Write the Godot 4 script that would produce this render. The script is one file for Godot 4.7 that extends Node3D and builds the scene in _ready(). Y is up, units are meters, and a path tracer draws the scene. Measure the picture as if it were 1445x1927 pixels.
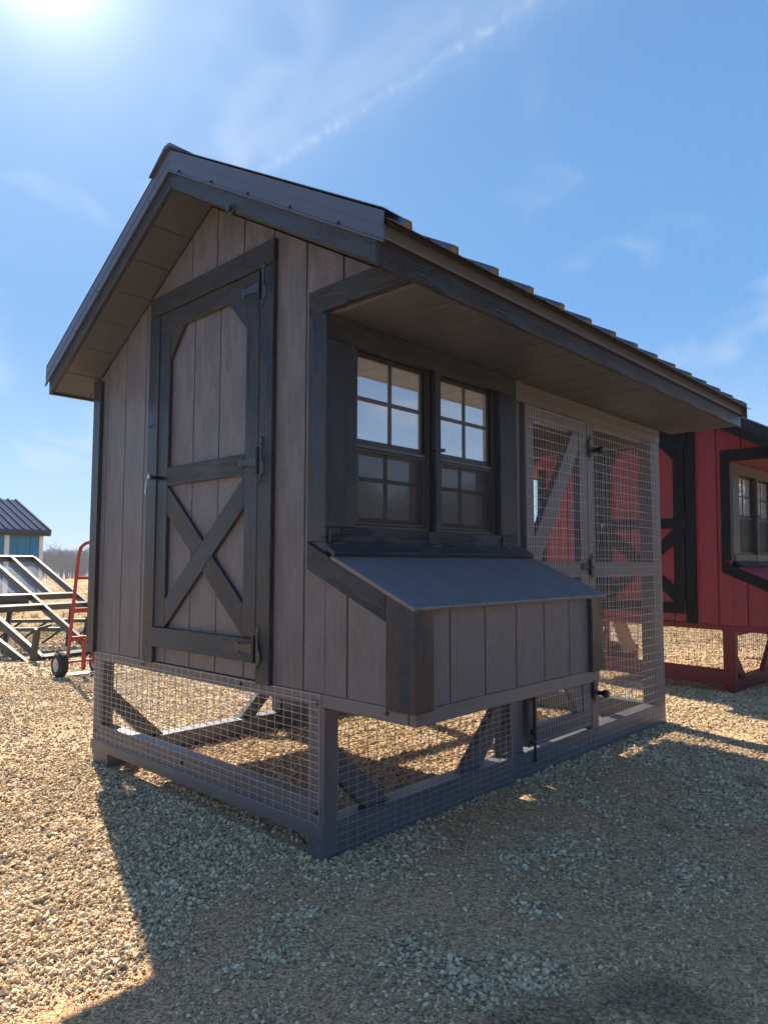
extends Node3D

# ------------------------------------------------------------------ mesh building
var V := PackedVector3Array()
var N := PackedVector3Array()
var U := PackedVector2Array()
var T := Transform3D()
var rng := RandomNumberGenerator.new()
var M := {}
const G8 := 0.2032

func begin(t := Transform3D()) -> void:
	V = PackedVector3Array(); N = PackedVector3Array(); U = PackedVector2Array(); T = t

func tri(a: Vector3, b: Vector3, c: Vector3, ua: Vector2, ub: Vector2, uc: Vector2) -> void:
	var A := T * a; var B := T * b; var C := T * c      # counter-clockwise from outside
	var n := (B - A).cross(C - A).normalized()
	V.append(A); V.append(C); V.append(B)
	N.append(n); N.append(n); N.append(n)
	U.append(ua); U.append(uc); U.append(ub)

func quad(a: Vector3, b: Vector3, c: Vector3, d: Vector3, ua: Vector2, ub: Vector2, uc: Vector2, ud: Vector2) -> void:
	tri(a, b, c, ua, ub, uc); tri(a, c, d, ua, uc, ud)

func meshed() -> ArrayMesh:
	var arr := []
	arr.resize(Mesh.ARRAY_MAX)
	arr[Mesh.ARRAY_VERTEX] = V; arr[Mesh.ARRAY_NORMAL] = N; arr[Mesh.ARRAY_TEX_UV] = U
	var m := ArrayMesh.new()
	m.add_surface_from_arrays(Mesh.PRIMITIVE_TRIANGLES, arr)
	return m

func done(called: String, mat: Material, parent: Node = null) -> MeshInstance3D:
	var o := MeshInstance3D.new()
	o.name = called
	o.mesh = meshed()
	o.material_override = mat
	(parent if parent else self).add_child(o, true)
	return o

func thing(called: String, label: String, category: String, at := Vector3.ZERO, turn := 0.0, group := "") -> Node3D:
	var o := Node3D.new()
	o.name = called
	add_child(o, true)
	o.position = at
	o.rotation.y = turn
	tag(o, label, category, group)
	return o

func tag(o: Node, label: String, category := "", group := "") -> void:
	o.set_meta("label", label)
	if category: o.set_meta("category", category)
	if group: o.set_meta("group", group)

func area2(p: PackedVector2Array) -> float:
	var s := 0.0
	for i in p.size():
		s += p[i].cross(p[(i + 1) % p.size()])
	return s

func inset(p: PackedVector2Array, d: float) -> PackedVector2Array:
	var out := PackedVector2Array()
	var n := p.size()
	for i in n:
		var e0 := (p[i] - p[(i + n - 1) % n]).normalized()
		var e1 := (p[(i + 1) % n] - p[i]).normalized()
		var n0 := Vector2(-e0.y, e0.x); var n1 := Vector2(-e1.y, e1.x)
		var k := 1.0 + n0.dot(n1)
		out.append(p[i] + (n0 + n1) * (d / maxf(k, 0.3)))
	return out

# a polygon in local xy pushed out along local z, with chamfered edges front and back
func prism(poly: PackedVector2Array, depth: float, ch := 0.002, grain := Vector2.UP) -> void:
	var p := PackedVector2Array(poly)
	if area2(p) < 0.0: p.reverse()
	var off := Vector2(rng.randf() * 7.0, rng.randf() * 7.0)
	var g := grain.normalized(); var h := Vector2(-g.y, g.x)
	var uv := func(q: Vector2) -> Vector2: return Vector2(q.dot(g), q.dot(h)) + off
	var n := p.size()
	var a := inset(p, ch) if ch > 0.0 else p
	var c := ch
	var idx := Geometry2D.triangulate_polygon(a)
	for i in range(0, idx.size(), 3):
		var i0 := idx[i]; var i1 := idx[i + 1]; var i2 := idx[i + 2]
		if (a[i1] - a[i0]).cross(a[i2] - a[i0]) < 0.0:
			var t := i1; i1 = i2; i2 = t
		var q0 := a[i0]; var q1 := a[i1]; var q2 := a[i2]
		tri(Vector3(q0.x, q0.y, depth), Vector3(q1.x, q1.y, depth), Vector3(q2.x, q2.y, depth), uv.call(q0), uv.call(q1), uv.call(q2))
		tri(Vector3(q0.x, q0.y, 0), Vector3(q2.x, q2.y, 0), Vector3(q1.x, q1.y, 0), uv.call(q0), uv.call(q2), uv.call(q1))
	for i in n:
		var j := (i + 1) % n
		var e := p[j] - p[i]
		var along := absf(e.normalized().dot(g)) > 0.6
		var u0: Vector2 = uv.call(p[i]); var u1: Vector2 = uv.call(p[j])
		var dv := Vector2(0, 1) if along else Vector2(1, 0)
		var P0 := Vector3(p[i].x, p[i].y, c); var P1 := Vector3(p[j].x, p[j].y, c)
		var P2 := Vector3(p[j].x, p[j].y, depth - c); var P3 := Vector3(p[i].x, p[i].y, depth - c)
		quad(P0, P1, P2, P3, u0, u1, u1 + dv * depth, u0 + dv * depth)
		if c > 0.0:
			quad(P3, P2, Vector3(a[j].x, a[j].y, depth), Vector3(a[i].x, a[i].y, depth), u0, u1, uv.call(a[j]), uv.call(a[i]))
			quad(Vector3(a[i].x, a[i].y, 0), Vector3(a[j].x, a[j].y, 0), P1, P0, uv.call(a[i]), uv.call(a[j]), u1, u0)

func poly(v: Array) -> PackedVector2Array:
	var p := PackedVector2Array()
	for i in range(0, v.size(), 2): p.append(Vector2(v[i], v[i + 1]))
	return p

func rect(x0: float, y0: float, x1: float, y1: float) -> PackedVector2Array:
	return PackedVector2Array([Vector2(x0, y0), Vector2(x1, y0), Vector2(x1, y1), Vector2(x0, y1)])

# frames: front plane (faces +z), right-hand long side (faces +x, s = -z), left-hand side (faces -x), back, and lying (faces up)
func front(z: float) -> Transform3D: return Transform3D(Basis(), Vector3(0, 0, z))
func side(x: float) -> Transform3D: return Transform3D(Basis(Vector3(0, 0, -1), Vector3(0, 1, 0), Vector3(1, 0, 0)), Vector3(x, 0, 0))
func flat(y: float) -> Transform3D: return Transform3D(Basis(Vector3(1, 0, 0), Vector3(0, 0, -1), Vector3(0, 1, 0)), Vector3(0, y, 0))

func board(parent: Node, called: String, mat: Material, t: Transform3D, p: PackedVector2Array, depth: float, grain := Vector2.UP, ch := 0.002) -> MeshInstance3D:
	begin(t)
	prism(p, depth, ch, grain)
	return done(called, mat, parent)

# strips of grooved siding: one board between each pair of grooves
func siding(parent: Node, mat: Material, t: Transform3D, outline: PackedVector2Array, g0: float, step: float, depth: float, cut := PackedVector2Array(), gap := 0.0035) -> void:
	var lo := 1e9; var hi := -1e9; var b := 1e9; var tp := -1e9
	for q in outline:
		lo = minf(lo, q.x); hi = maxf(hi, q.x); b = minf(b, q.y); tp = maxf(tp, q.y)
	var k := floori((lo - g0) / step)
	while g0 + k * step < hi:
		var strip := rect(g0 + k * step + gap, b - 1.0, g0 + (k + 1) * step - gap, tp + 1.0)
		for piece in Geometry2D.intersect_polygons(outline, strip):
			var got := [piece]
			if cut.size(): got = Geometry2D.clip_polygons(piece, cut)
			for q in got:
				if absf(area2(q)) > 0.004: board(parent, "siding_board", mat, t, q, depth, Vector2.UP, 0.0025)
		k += 1

# bar of square or round section between two points
func bar(a: Vector3, b: Vector3, w: float, h: float, up := Vector3.UP, sides := 4) -> void:
	var z := (b - a).normalized()
	if absf(z.dot(up)) > 0.98: up = Vector3(0, 0, 1)
	var x := up.cross(z).normalized(); var y := z.cross(x)
	var ring := []
	for i in sides:
		var an := TAU * (i + 0.5) / sides
		var k := 1.0 / cos(PI / sides) if sides == 4 else 1.0
		ring.append(x * cos(an) * w * 0.5 * k + y * sin(an) * h * 0.5 * k)
	var L := a.distance_to(b)
	var off := rng.randf() * 5.0
	for i in sides:
		var p: Vector3 = ring[i]; var q: Vector3 = ring[(i + 1) % sides]
		var v0 := off + i * 0.1
		quad(a + p, a + q, b + q, b + p, Vector2(0, v0), Vector2(0, v0 + w), Vector2(L, v0 + w), Vector2(L, v0))
		tri(a, a + q, a + p, Vector2(0, v0), Vector2(0, v0 + w), Vector2(w, v0)); tri(b, b + p, b + q, Vector2(0, v0), Vector2(0, v0 + w), Vector2(w, v0))

func tube(path: PackedVector3Array, r: float, sides := 8) -> void:
	for i in path.size() - 1: bar(path[i], path[i + 1], r * 2, r * 2, Vector3(0.3, 0.2, 0.93), sides)

func lathe(prof: Array, sides := 20) -> void:           # (radius, height) pairs round local y, height ascending
	for i in prof.size() - 1:
		for k in sides:
			var a0 := TAU * k / sides; var a1 := TAU * (k + 1) / sides
			var f := func(q, an): return Vector3(cos(an) * q[0], q[1], -sin(an) * q[0])
			quad(f.call(prof[i], a0), f.call(prof[i], a1), f.call(prof[i + 1], a1), f.call(prof[i + 1], a0), Vector2(k, i), Vector2(k + 1, i), Vector2(k + 1, i + 1), Vector2(k, i + 1))

var wire_mat: Material

# welded wire: upright wires at us, level wires at vs
func wire_panel(parent: Node, t: Transform3D, u0: float, u1: float, du: float, v0: float, v1: float, dv: float, r := 0.00088, called := "wire_mesh") -> void:
	begin(t)
	var ph := rng.randf() * 40.0
	var bow := func(u: float, v: float) -> Vector3:
		return Vector3(0.0022 * nz_b.get_noise_2d(u * 3.0 + ph, v * 3.0), 0.0022 * nz_b.get_noise_2d(u * 3.0, v * 3.0 + ph), 0.0016 + 0.0035 * nz_b.get_noise_2d(u * 2.2 + ph, v * 2.2 + ph))
	var n := roundi((u1 - u0) / du)
	var kv := maxi(3, roundi((v1 - v0) / 0.16)); var ku := maxi(3, roundi((u1 - u0) / 0.16))
	for i in n + 1:
		var u := lerpf(u0, u1, float(i) / n) + rng.randf_range(-0.001, 0.001)
		for j in kv:
			var va := lerpf(v0 - 0.004, v1 + 0.004, float(j) / kv); var vb := lerpf(v0 - 0.004, v1 + 0.004, float(j + 1) / kv)
			bar(Vector3(u, va, 0) + bow.call(u, va), Vector3(u, vb, 0) + bow.call(u, vb), r * 2, r * 2)
	n = roundi((v1 - v0) / dv)
	for i in n + 1:
		var v := lerpf(v0, v1, float(i) / n) + rng.randf_range(-0.001, 0.001)
		for j in ku:
			var ua := lerpf(u0 - 0.004, u1 + 0.004, float(j) / ku); var ub := lerpf(u0 - 0.004, u1 + 0.004, float(j + 1) / ku)
			bar(Vector3(ua, v, r * 2) + bow.call(ua, v), Vector3(ub, v, r * 2) + bow.call(ub, v), r * 2, r * 2)
	done(called, wire_mat, parent).set_meta("kind", "stuff")

# ------------------------------------------------------------------ materials
func mat(c: Color, rough: float, metal := 0.0) -> StandardMaterial3D:
	var m := StandardMaterial3D.new()
	m.albedo_color = c.linear_to_srgb()
	m.roughness = rough
	m.metallic = metal
	return m

func noise(s: int, freq: float, oct := 4, type := FastNoiseLite.TYPE_SIMPLEX_SMOOTH) -> FastNoiseLite:
	var n := FastNoiseLite.new()
	n.seed = s; n.frequency = freq; n.noise_type = type
	n.fractal_type = FastNoiseLite.FRACTAL_FBM if oct > 1 else FastNoiseLite.FRACTAL_NONE
	n.fractal_octaves = oct
	return n

func grain_images() -> Array:
	# pressed cedar grain: fine long fibres, with patches of short ripples across them
	var w := 1024
	var long := noise(3, 0.055, 4).get_seamless_image(56, w)
	long.resize(w, w, Image.INTERPOLATE_CUBIC)
	var chat := noise(5, 0.042, 3).get_seamless_image(w, 230)
	chat.resize(w, w, Image.INTERPOLATE_CUBIC)
	var mask := noise(7, 0.012, 3).get_seamless_image(128, 256)
	mask.resize(w, w, Image.INTERPOLATE_CUBIC)
	var fine := noise(11, 0.16, 3).get_seamless_image(w, w)
	for im in [long, chat, mask, fine]: im.convert(Image.FORMAT_L8)
	var L: PackedByteArray = long.get_data()
	var C: PackedByteArray = chat.get_data(); var K: PackedByteArray = mask.get_data(); var F: PackedByteArray = fine.get_data()
	var out := PackedByteArray(); out.resize(w * w)
	var tone := PackedByteArray(); tone.resize(w * w)
	for i in w * w:
		var l := clampf((int(L[i]) - 128) / 110.0 + 0.5, 0.0, 1.0)
		var c := 1.0 - clampf(absf(int(C[i]) - 122) / 50.0, 0.0, 1.0)
		var k := clampf((int(K[i]) - 112) / 45.0, 0.0, 1.0)
		var h := lerpf(l, 0.35 * l + 0.65 * c, k) * 0.82 + F[i] / 255.0 * 0.18
		out[i] = int(clampf(h, 0.0, 1.0) * 255.0)
		tone[i] = int(clampf(211.0 + (int(K[i]) - 128) * 0.09 + (h - 0.5) * 14.0, 0.0, 255.0))
	var a := Image.create_from_data(w, w, false, Image.FORMAT_L8, out)
	var b := Image.create_from_data(w, w, false, Image.FORMAT_L8, tone)
	return [ImageTexture.create_from_image(a), ImageTexture.create_from_image(b)]

func painted(c: Color, rough: float, relief: float, bump: Texture2D, tone: Texture2D, sc := Vector3(2.2, 4.4, 1)) -> StandardMaterial3D:
	var m := mat(c * 1.5, rough)
	m.albedo_texture = tone
	m.heightmap_enabled = true
	m.heightmap_texture = bump
	m.heightmap_scale = relief
	m.uv1_scale = sc
	return m

func make_materials() -> void:
	var g := grain_images()
	M.grain = g[0]; M.tone = g[1]
	var fine := noise(21, 0.03, 5).get_seamless_image(64, 512)
	fine.resize(512, 512, Image.INTERPOLATE_CUBIC)
	M.fine = ImageTexture.create_from_image(fine)
	M.siding = painted(Color(0.121, 0.117, 0.133), 0.36, 0.19, M.grain, M.tone)
	M.trim = painted(Color(0.017, 0.023, 0.036), 0.27, 0.30, M.grain, M.tone)
	M.trim.metallic_specular = 0.48
	M.siding.metallic_specular = 0.5
	M.lumber = painted(Color(0.112, 0.110, 0.124), 0.38, 0.06, M.fine, M.tone, Vector3(0.8, 2.2, 1))
	M.lid = painted(Color(0.15, 0.15, 0.165), 0.5, 0.05, M.grain, M.tone)
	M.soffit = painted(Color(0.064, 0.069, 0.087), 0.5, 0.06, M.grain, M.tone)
	M.backing = mat(Color(0.09, 0.075, 0.07), 0.8)
	M.roof = mat(Color(0.055, 0.068, 0.112), 0.3)
	M.flash = mat(Color(0.08, 0.085, 0.105), 0.42)
	M.closure = mat(Color(0.022, 0.018, 0.018), 0.9)
	M.plug = mat(Color(0.13, 0.105, 0.08), 0.8)
	M.wood = painted(Color(0.42, 0.29, 0.15), 0.6, 0.05, M.fine, M.tone, Vector3(0.8, 2.2, 1))
	M.wire = mat(Color(0.38, 0.38, 0.40), 0.42, 0.4)
	M.redwire = mat(Color(0.22, 0.06, 0.06), 0.5, 0.2)
	M.iron = mat(Color(0.012, 0.012, 0.013), 0.42)
	M.hinge = painted(Color(0.016, 0.019, 0.028), 0.3, 0.03, M.fine, M.tone)
	M.chrome = mat(Color(0.36, 0.36, 0.37), 0.3, 1.0)
	M.screw = mat(Color(0.03, 0.03, 0.035), 0.4, 0.4)
	M.vinyl = mat(Color(0.020, 0.018, 0.017), 0.38)
	M.grille = mat(Color(0.05, 0.047, 0.047), 0.35)
	M.glass = mat(Color(0.82, 0.85, 0.90), 0.02, 0.6)
	M.glass.transparency = BaseMaterial3D.TRANSPARENCY_ALPHA
	M.glass.albedo_color.a = 0.22
	M.screen = mat(Color(0.02, 0.02, 0.02), 0.6)
	M.screen.transparency = BaseMaterial3D.TRANSPARENCY_ALPHA
	M.screen.albedo_color.a = 0.62
	M.redsiding = painted(Color(0.24, 0.027, 0.039), 0.45, 0.10, M.grain, M.tone)
	M.redlumber = painted(Color(0.18, 0.017, 0.022), 0.5, 0.06, M.fine, M.tone, Vector3(0.8, 2.2, 1))
	M.black = painted(Color(0.005, 0.006, 0.008), 0.4, 0.12, M.grain, M.tone)
	M.black.metallic_specular = 0.35
	M.blackroof = mat(Color(0.010, 0.010, 0.012), 0.4)
	M.casing = painted(Color(0.065, 0.066, 0.072), 0.4, 0.12, M.grain, M.tone)
	M.redpipe = mat(Color(0.33, 0.022, 0.018), 0.4)
	M.rubber = mat(Color(0.012, 0.012, 0.013), 0.75)
	M.rim = mat(Color(0.5, 0.5, 0.52), 0.4, 0.3)
	M.darkbar = mat(Color(0.03, 0.028, 0.027), 0.4)
	M.barlit = mat(Color(0.018, 0.018, 0.019), 0.42)
	M.barlit.metallic_specular = 1.0
	M.bluewall = painted(Color(0.016, 0.20, 0.37), 0.5, 0.06, M.grain, M.tone)
	M.white = mat(Color(0.78, 0.78, 0.76), 0.5)
	M.shedroof = mat(Color(0.06, 0.085, 0.17), 0.9)
	M.shedroof.specular_mode = BaseMaterial3D.SPECULAR_DISABLED
	M.shedrib = mat(Color(0.012, 0.013, 0.018), 0.8)
	M.shedrib.metallic_specular = 0.1
	M.olive = mat(Color(0.03, 0.035, 0.02), 0.5)

# ------------------------------------------------------------------ sky
const SUN := Vector3(-0.7227, 0.643, -0.2535)

func make_sky() -> Sky:
	var w := 2048; var h := 1024
	var data := PackedFloat32Array()
	data.resize(w * h * 3)
	var sun := SUN.normalized()
	var c1 := noise(31, 1.0, 5); var c2 := noise(37, 1.0, 4); var puff := noise(41, 1.0, 3)
	# the vapour trail runs along the great circle through these two directions
	var ta := Vector3(-0.394, 0.637, -0.663).normalized(); var tb := Vector3(-0.695, 0.497, -0.52).normalized()
	var tn := ta.cross(tb).normalized(); var te := (tb - ta * ta.dot(tb)).normalized()
	var top := Vector3(0.095, 0.25, 0.56); var mid := Vector3(0.142, 0.378, 0.77); var low := Vector3(0.46, 0.71, 0.94)
	for y in h:
		var el := PI * (0.5 - (y + 0.5) / h)
		var sy := sin(el); var cy := cos(el)
		if el < -0.02:
			for i in range(y * w * 3, (y + 1) * w * 3, 3):
				data[i] = 0.30; data[i + 1] = 0.26; data[i + 2] = 0.22
			continue
		var e := clampf(sy, 0.0, 1.0)
		var base := low.lerp(mid, smoothstep(0.0, 0.34, e)).lerp(top, smoothstep(0.15, 0.85, e))
		for x in w:
			var az := TAU * (x + 0.5) / w
			var d := Vector3(sin(az) * cy, sy, -cos(az) * cy)
			var gm := acos(clampf(d.dot(sun), -1.0, 1.0))
			var c := base
			c += Vector3(1.0, 1.0, 0.96) * (3.0 * exp(-gm / 0.03) + 0.42 * exp(-gm / 0.14)) + Vector3(0.165, 0.185, 0.175) * exp(-gm / 0.40)
			# high thin cloud on a layer overhead
			var k := 1.0 / (sy + 0.12)
			var px := d.x * k; var pz := d.z * k
			var wob := c2.get_noise_2d(px * 0.9, pz * 0.9) * 0.5
			var cir := c1.get_noise_2d((px * 0.55 + pz * 0.5) * 1.1 + wob, (px * 0.5 - pz * 0.55) * 3.4 + wob * 2.0)
			var veil := smoothstep(0.10, 0.85, cir + c2.get_noise_2d(px * 0.35 + 9.0, pz * 0.35) * 0.75)
			var thick := veil * (0.22 + 0.16 * smoothstep(0.55, 1.1, gm)) * smoothstep(0.0, 0.12, sy)
			# the trail
			var off := asin(clampf(d.dot(tn), -1.0, 1.0))
			if absf(off) < 0.12:
				var along := atan2(d.dot(te), d.dot(ta))
				if along > -0.6 and along < 0.50:
					var p := puff.get_noise_2d(along * 95.0, off * 60.0)
					var q := puff.get_noise_2d(along * 22.0 + 40.0, 3.0)
					var ww := 0.0052 * (1.0 + 0.45 * q)
					var core := exp(-pow((off + 0.002 * q) / ww, 2.0)) * (0.22 + 0.78 * smoothstep(-0.25, 0.45, p)) * 0.25 * (0.75 + 0.9 * puff.get_noise_2d(along * 41.0 + 9.0, 2.0))
					var soft := exp(-pow((off - 0.028) / 0.045, 2.0)) * (0.15 + 0.08 * puff.get_noise_2d(along * 12.0, off * 30.0 + 7.0))
					thick += (core + soft) * smoothstep(0.50, 0.33, along) * smoothstep(-0.6, -0.3, along)
			c = c.lerp(Vector3(0.86, 0.92, 1.0) * (0.85 + 0.5 * exp(-gm / 0.4)), clampf(thick, 0.0, 0.75))
			var i := (y * w + x) * 3
			data[i] = c.x * SKYE; data[i + 1] = c.y * SKYE; data[i + 2] = c.z * SKYE
	var im := Image.create_from_data(w, h, false, Image.FORMAT_RGBF, data.to_byte_array())
	var pm := PanoramaSkyMaterial.new()
	pm.panorama = ImageTexture.create_from_image(im)
	var s := Sky.new()
	s.sky_material = pm
	return s

# ------------------------------------------------------------------ ground
var nz_a := FastNoiseLite.new()
var nz_b := FastNoiseLite.new()
var nz_c := FastNoiseLite.new()

func height(x: float, z: float) -> float:
	var d := -(x * 0.684 + z * 0.729) - 0.9
	var h := 0.0
	if d > 0.0:
		h = -0.02 * d * d / (d + 0.6) if d < 8.0 else -0.1488 - 0.0155 * (d - 8.0)
	h = maxf(h, -7.0)
	var r := Vector2(x - 1.87, z - 1.69).length()
	var near := 0.012 * nz_a.get_noise_2d(x * 1.3, z * 1.3) + 0.004 * nz_b.get_noise_2d(x * 9.0, z * 9.0)
	var under := smoothstep(0.0, 0.5, maxf(maxf(-1.9 - x, x - 0.1), maxf(-3.1 - z, z - 0.1)))
	h += near * lerpf(0.4, 1.0, under) - 0.006
	if r > 14.0: h += nz_a.get_noise_2d(x * 0.05, z * 0.05) * minf((r - 14.0) * 0.01, 0.25)
	return h

const CLUMPS := [[0.61, 0.24, 0.10, 0.7], [0.74, 0.17, 0.07, 0.6], [0.88, 0.08, 0.09, 0.8], [0.83, 0.25, 0.07, 0.7], [0.33, 0.50, 0.09, 0.6], [0.59, -0.68, 0.14, 0.4], [1.0, -0.83, 0.16, 0.45], [0.50, -0.47, 0.10, 0.4], [0.70, -0.24, 0.07, 0.5], [0.22, 0.30, 0.07, 0.6], [0.33, -2.17, 0.35, 0.5], [0.9, -1.7, 0.3, 0.35], [0.30, -1.2, 0.16, 0.3]]
const STAINS := [[1.03, 0.20, 0.13, 0.9], [0.93, 0.27, 0.06, 0.7], [1.10, -0.05, 0.10, 0.8], [1.27, -0.06, 0.16, 0.6], [1.25, -0.42, 0.12, 0.45], [0.77, -1.15, 0.045, 0.9], [0.99, -1.32, 0.05, 0.9], [0.60, -0.95, 0.04, 0.8], [0.84, -2.0, 0.12, 0.7], [0.98, -1.75, 0.09, 0.5], [1.7, 0.6, 0.3, 0.7]]

func cover(x: float, z: float) -> float:       # how thickly loose chips lie
	var n := nz_a.get_noise_2d(x * 1.1 + 30.0, z * 1.1) * 0.25 + nz_b.get_noise_2d(x * 4.0, z * 4.0 + 11.0) * 0.33
	var worn := smoothstep(-0.12, 0.22, x + 0.25 * nz_b.get_noise_2d(x * 1.5, z * 1.5)) * smoothstep(-3.4, -1.6, z) * (1.0 - smoothstep(3.5, 5.0, x))
	var c := lerpf(0.92, 0.20, worn) + n
	for q in CLUMPS:
		c += 1.35 * q[3] * exp(-(pow(x - q[0], 2.0) + pow(z - q[1], 2.0)) / (q[2] * q[2])) * (1.0 + nz_b.get_noise_2d(x * 9.0, z * 9.0))
	return clampf(c - damp(x, z) * 0.45, 0.05, 1.0)

func damp(x: float, z: float) -> float:
	var n := nz_b.get_noise_2d(x * 6.0 + 5.0, z * 6.0) * 0.5 + nz_a.get_noise_2d(x * 14.0, z * 14.0) * 0.3
	var a := 0.0
	for q in STAINS:
		a += q[3] * exp(-(pow(x - q[0], 2.0) + pow(z - q[1], 2.0)) / (q[2] * q[2]))
	return clampf(smoothstep(0.25, 0.85, a * (1.0 + n)), 0.0, 1.0)

func ground_tint(x: float, z: float) -> Color:
	var r := Vector2(x - 1.87, z - 1.69).length()
	var n := nz_a.get_noise_2d(x * 0.5, z * 0.5); var f := nz_b.get_noise_2d(x * 0.22 + 3.0, z * 0.22)
	var gravel := Color(0.37, 0.27, 0.17).lerp(Color(0.48, 0.36, 0.23), clampf(0.5 + n, 0.0, 1.0))
	gravel = gravel.lerp(Color(0.53, 0.315, 0.17), clampf((0.85 - cover(x, z)) * 1.7, 0.0, 1.0))
	gravel = gravel.lerp(Color(0.06, 0.048, 0.04), damp(x, z) * 0.5)
	var straw := Color(0.42, 0.28, 0.14).lerp(Color(0.29, 0.20, 0.10), clampf(0.5 + f * 1.4, 0.0, 1.0))
	return 1.7 * gravel.lerp(straw, smoothstep(9.5, 15.0, r + n * 2.0))

func make_ground() -> void:
	var verts := PackedVector3Array(); var norms := PackedVector3Array(); var cols := PackedColorArray(); var idx := PackedInt32Array()
	var rings := 300; var seg := 300
	var r := 0.25
	for i in rings:
		for k in seg:
			var a := TAU * k / seg
			var x := 1.87 + cos(a) * r; var z := 1.69 + sin(a) * r
			var h := height(x, z)
			var e := maxf(r * 0.01, 0.01)
			verts.append(Vector3(x, h, z))
			norms.append(Vector3(h - height(x + e, z), e, h - height(x, z + e)).normalized())
			cols.append(ground_tint(x, z))
		r *= 1.0285
	for i in rings - 1:
		for k in seg:
			var a := i * seg + k; var b := i * seg + (k + 1) % seg
			idx.append_array([a, a + seg, b, b, a + seg, b + seg])
	var c := verts.size()
	verts.append(Vector3(1.87, -0.006, 1.69)); norms.append(Vector3.UP); cols.append(ground_tint(1.87, 1.69))
	for k in seg: idx.append_array([c, k, (k + 1) % seg])
	var arr := []
	arr.resize(Mesh.ARRAY_MAX)
	arr[Mesh.ARRAY_VERTEX] = verts; arr[Mesh.ARRAY_NORMAL] = norms; arr[Mesh.ARRAY_COLOR] = cols; arr[Mesh.ARRAY_INDEX] = idx
	var am := ArrayMesh.new()
	am.add_surface_from_arrays(Mesh.PRIMITIVE_TRIANGLES, arr)
	var m := StandardMaterial3D.new()
	m.vertex_color_use_as_albedo = true
	m.roughness = 0.95
	m.metallic_specular = 0.2
	var cell := noise(51, 0.10, 1, FastNoiseLite.TYPE_CELLULAR)
	cell.cellular_return_type = FastNoiseLite.RETURN_CELL_VALUE
	var tone := cell.get_seamless_image(1024, 1024)
	var t2 := noise(52, 0.02, 4).get_seamless_image(1024, 1024)
	tone.convert(Image.FORMAT_L8); t2.convert(Image.FORMAT_L8)
	var A := tone.get_data(); var B := t2.get_data()
	for i in A.size(): A[i] = clampi(int(150.0 + A[i] * 0.38 + (int(B[i]) - 128) * 0.3), 0, 255)
	var tex := ImageTexture.create_from_image(Image.create_from_data(1024, 1024, false, Image.FORMAT_L8, A))
	cell.cellular_return_type = FastNoiseLite.RETURN_DISTANCE
	var bump := cell.get_seamless_image(1024, 1024)
	m.albedo_texture = tex
	m.heightmap_enabled = true
	m.heightmap_texture = ImageTexture.create_from_image(bump)
	m.heightmap_scale = 0.5
	m.heightmap_flip_texture = true
	m.uv1_triplanar = true
	m.uv1_world_triplanar = true
	m.uv1_scale = Vector3(1.7, 1.7, 1.7)
	var o := MeshInstance3D.new()
	o.name = "ground"
	o.mesh = am
	o.material_override = m
	o.set_meta("kind", "structure")
	tag(o, "pale limestone gravel yard running out into a dry straw coloured field")
	add_child(o, true)

func chip_mesh(s: int) -> ArrayMesh:
	var st := SurfaceTool.new()
	var sp := SphereMesh.new()
	sp.radial_segments = 7; sp.rings = 4; sp.radius = 1.0; sp.height = 2.0
	st.create_from(sp, 0)
	var arr := st.commit_to_arrays()
	var v: PackedVector3Array = arr[Mesh.ARRAY_VERTEX]
	var n := noise(s, 0.9, 2)
	var q := Vector3(rng.randf_range(0.8, 1.15), rng.randf_range(0.5, 0.72), rng.randf_range(0.5, 0.85))
	# flat facets: cut the ball with a few planes
	var planes := []
	for i in 9: planes.append([Vector3(rng.randfn(), rng.randfn(), rng.randfn()).normalized(), rng.randf_range(0.42, 0.78)])
	for i in v.size():
		var p := v[i] * (1.0 + 0.16 * n.get_noise_3dv(v[i] * 1.4 + Vector3(s, 0, 0)))
		for pl in planes:
			var d: float = p.dot(pl[0]) - pl[1]
			if d > 0.0: p -= pl[0] * d
		v[i] = p * q
	var ix: PackedInt32Array = arr[Mesh.ARRAY_INDEX]
	begin()
	for i in range(0, ix.size(), 3):
		if v[ix[i]].distance_to(v[ix[i + 1]]) > 1e-4 and v[ix[i]].distance_to(v[ix[i + 2]]) > 1e-4 and v[ix[i + 1]].distance_to(v[ix[i + 2]]) > 1e-4:
			tri(v[ix[i]], v[ix[i + 2]], v[ix[i + 1]], Vector2.ZERO, Vector2.ZERO, Vector2.ZERO)
	return meshed()

func scatter(called: String, label: String, mesh: Mesh, m: Material, buf: PackedFloat32Array) -> void:
	var mm := MultiMesh.new()
	mm.transform_format = MultiMesh.TRANSFORM_3D
	mm.use_colors = true
	mm.mesh = mesh
	mm.instance_count = buf.size() / 16
	mm.buffer = buf
	var o := MultiMeshInstance3D.new()
	o.name = called
	o.multimesh = mm
	o.material_override = m
	o.set_meta("kind", "stuff")
	tag(o, label, "gravel" if called.begins_with("gravel") else "vegetation", called.replace("_", " ") + " over the ground")
	add_child(o, true)

func put(buf: PackedFloat32Array, b: Basis, at: Vector3, c: Color) -> void:
	buf.append_array(PackedFloat32Array([b.x.x, b.y.x, b.z.x, at.x, b.x.y, b.y.y, b.z.y, at.y, b.x.z, b.y.z, b.z.z, at.z, c.r, c.g, c.b, 1.0]))

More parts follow.
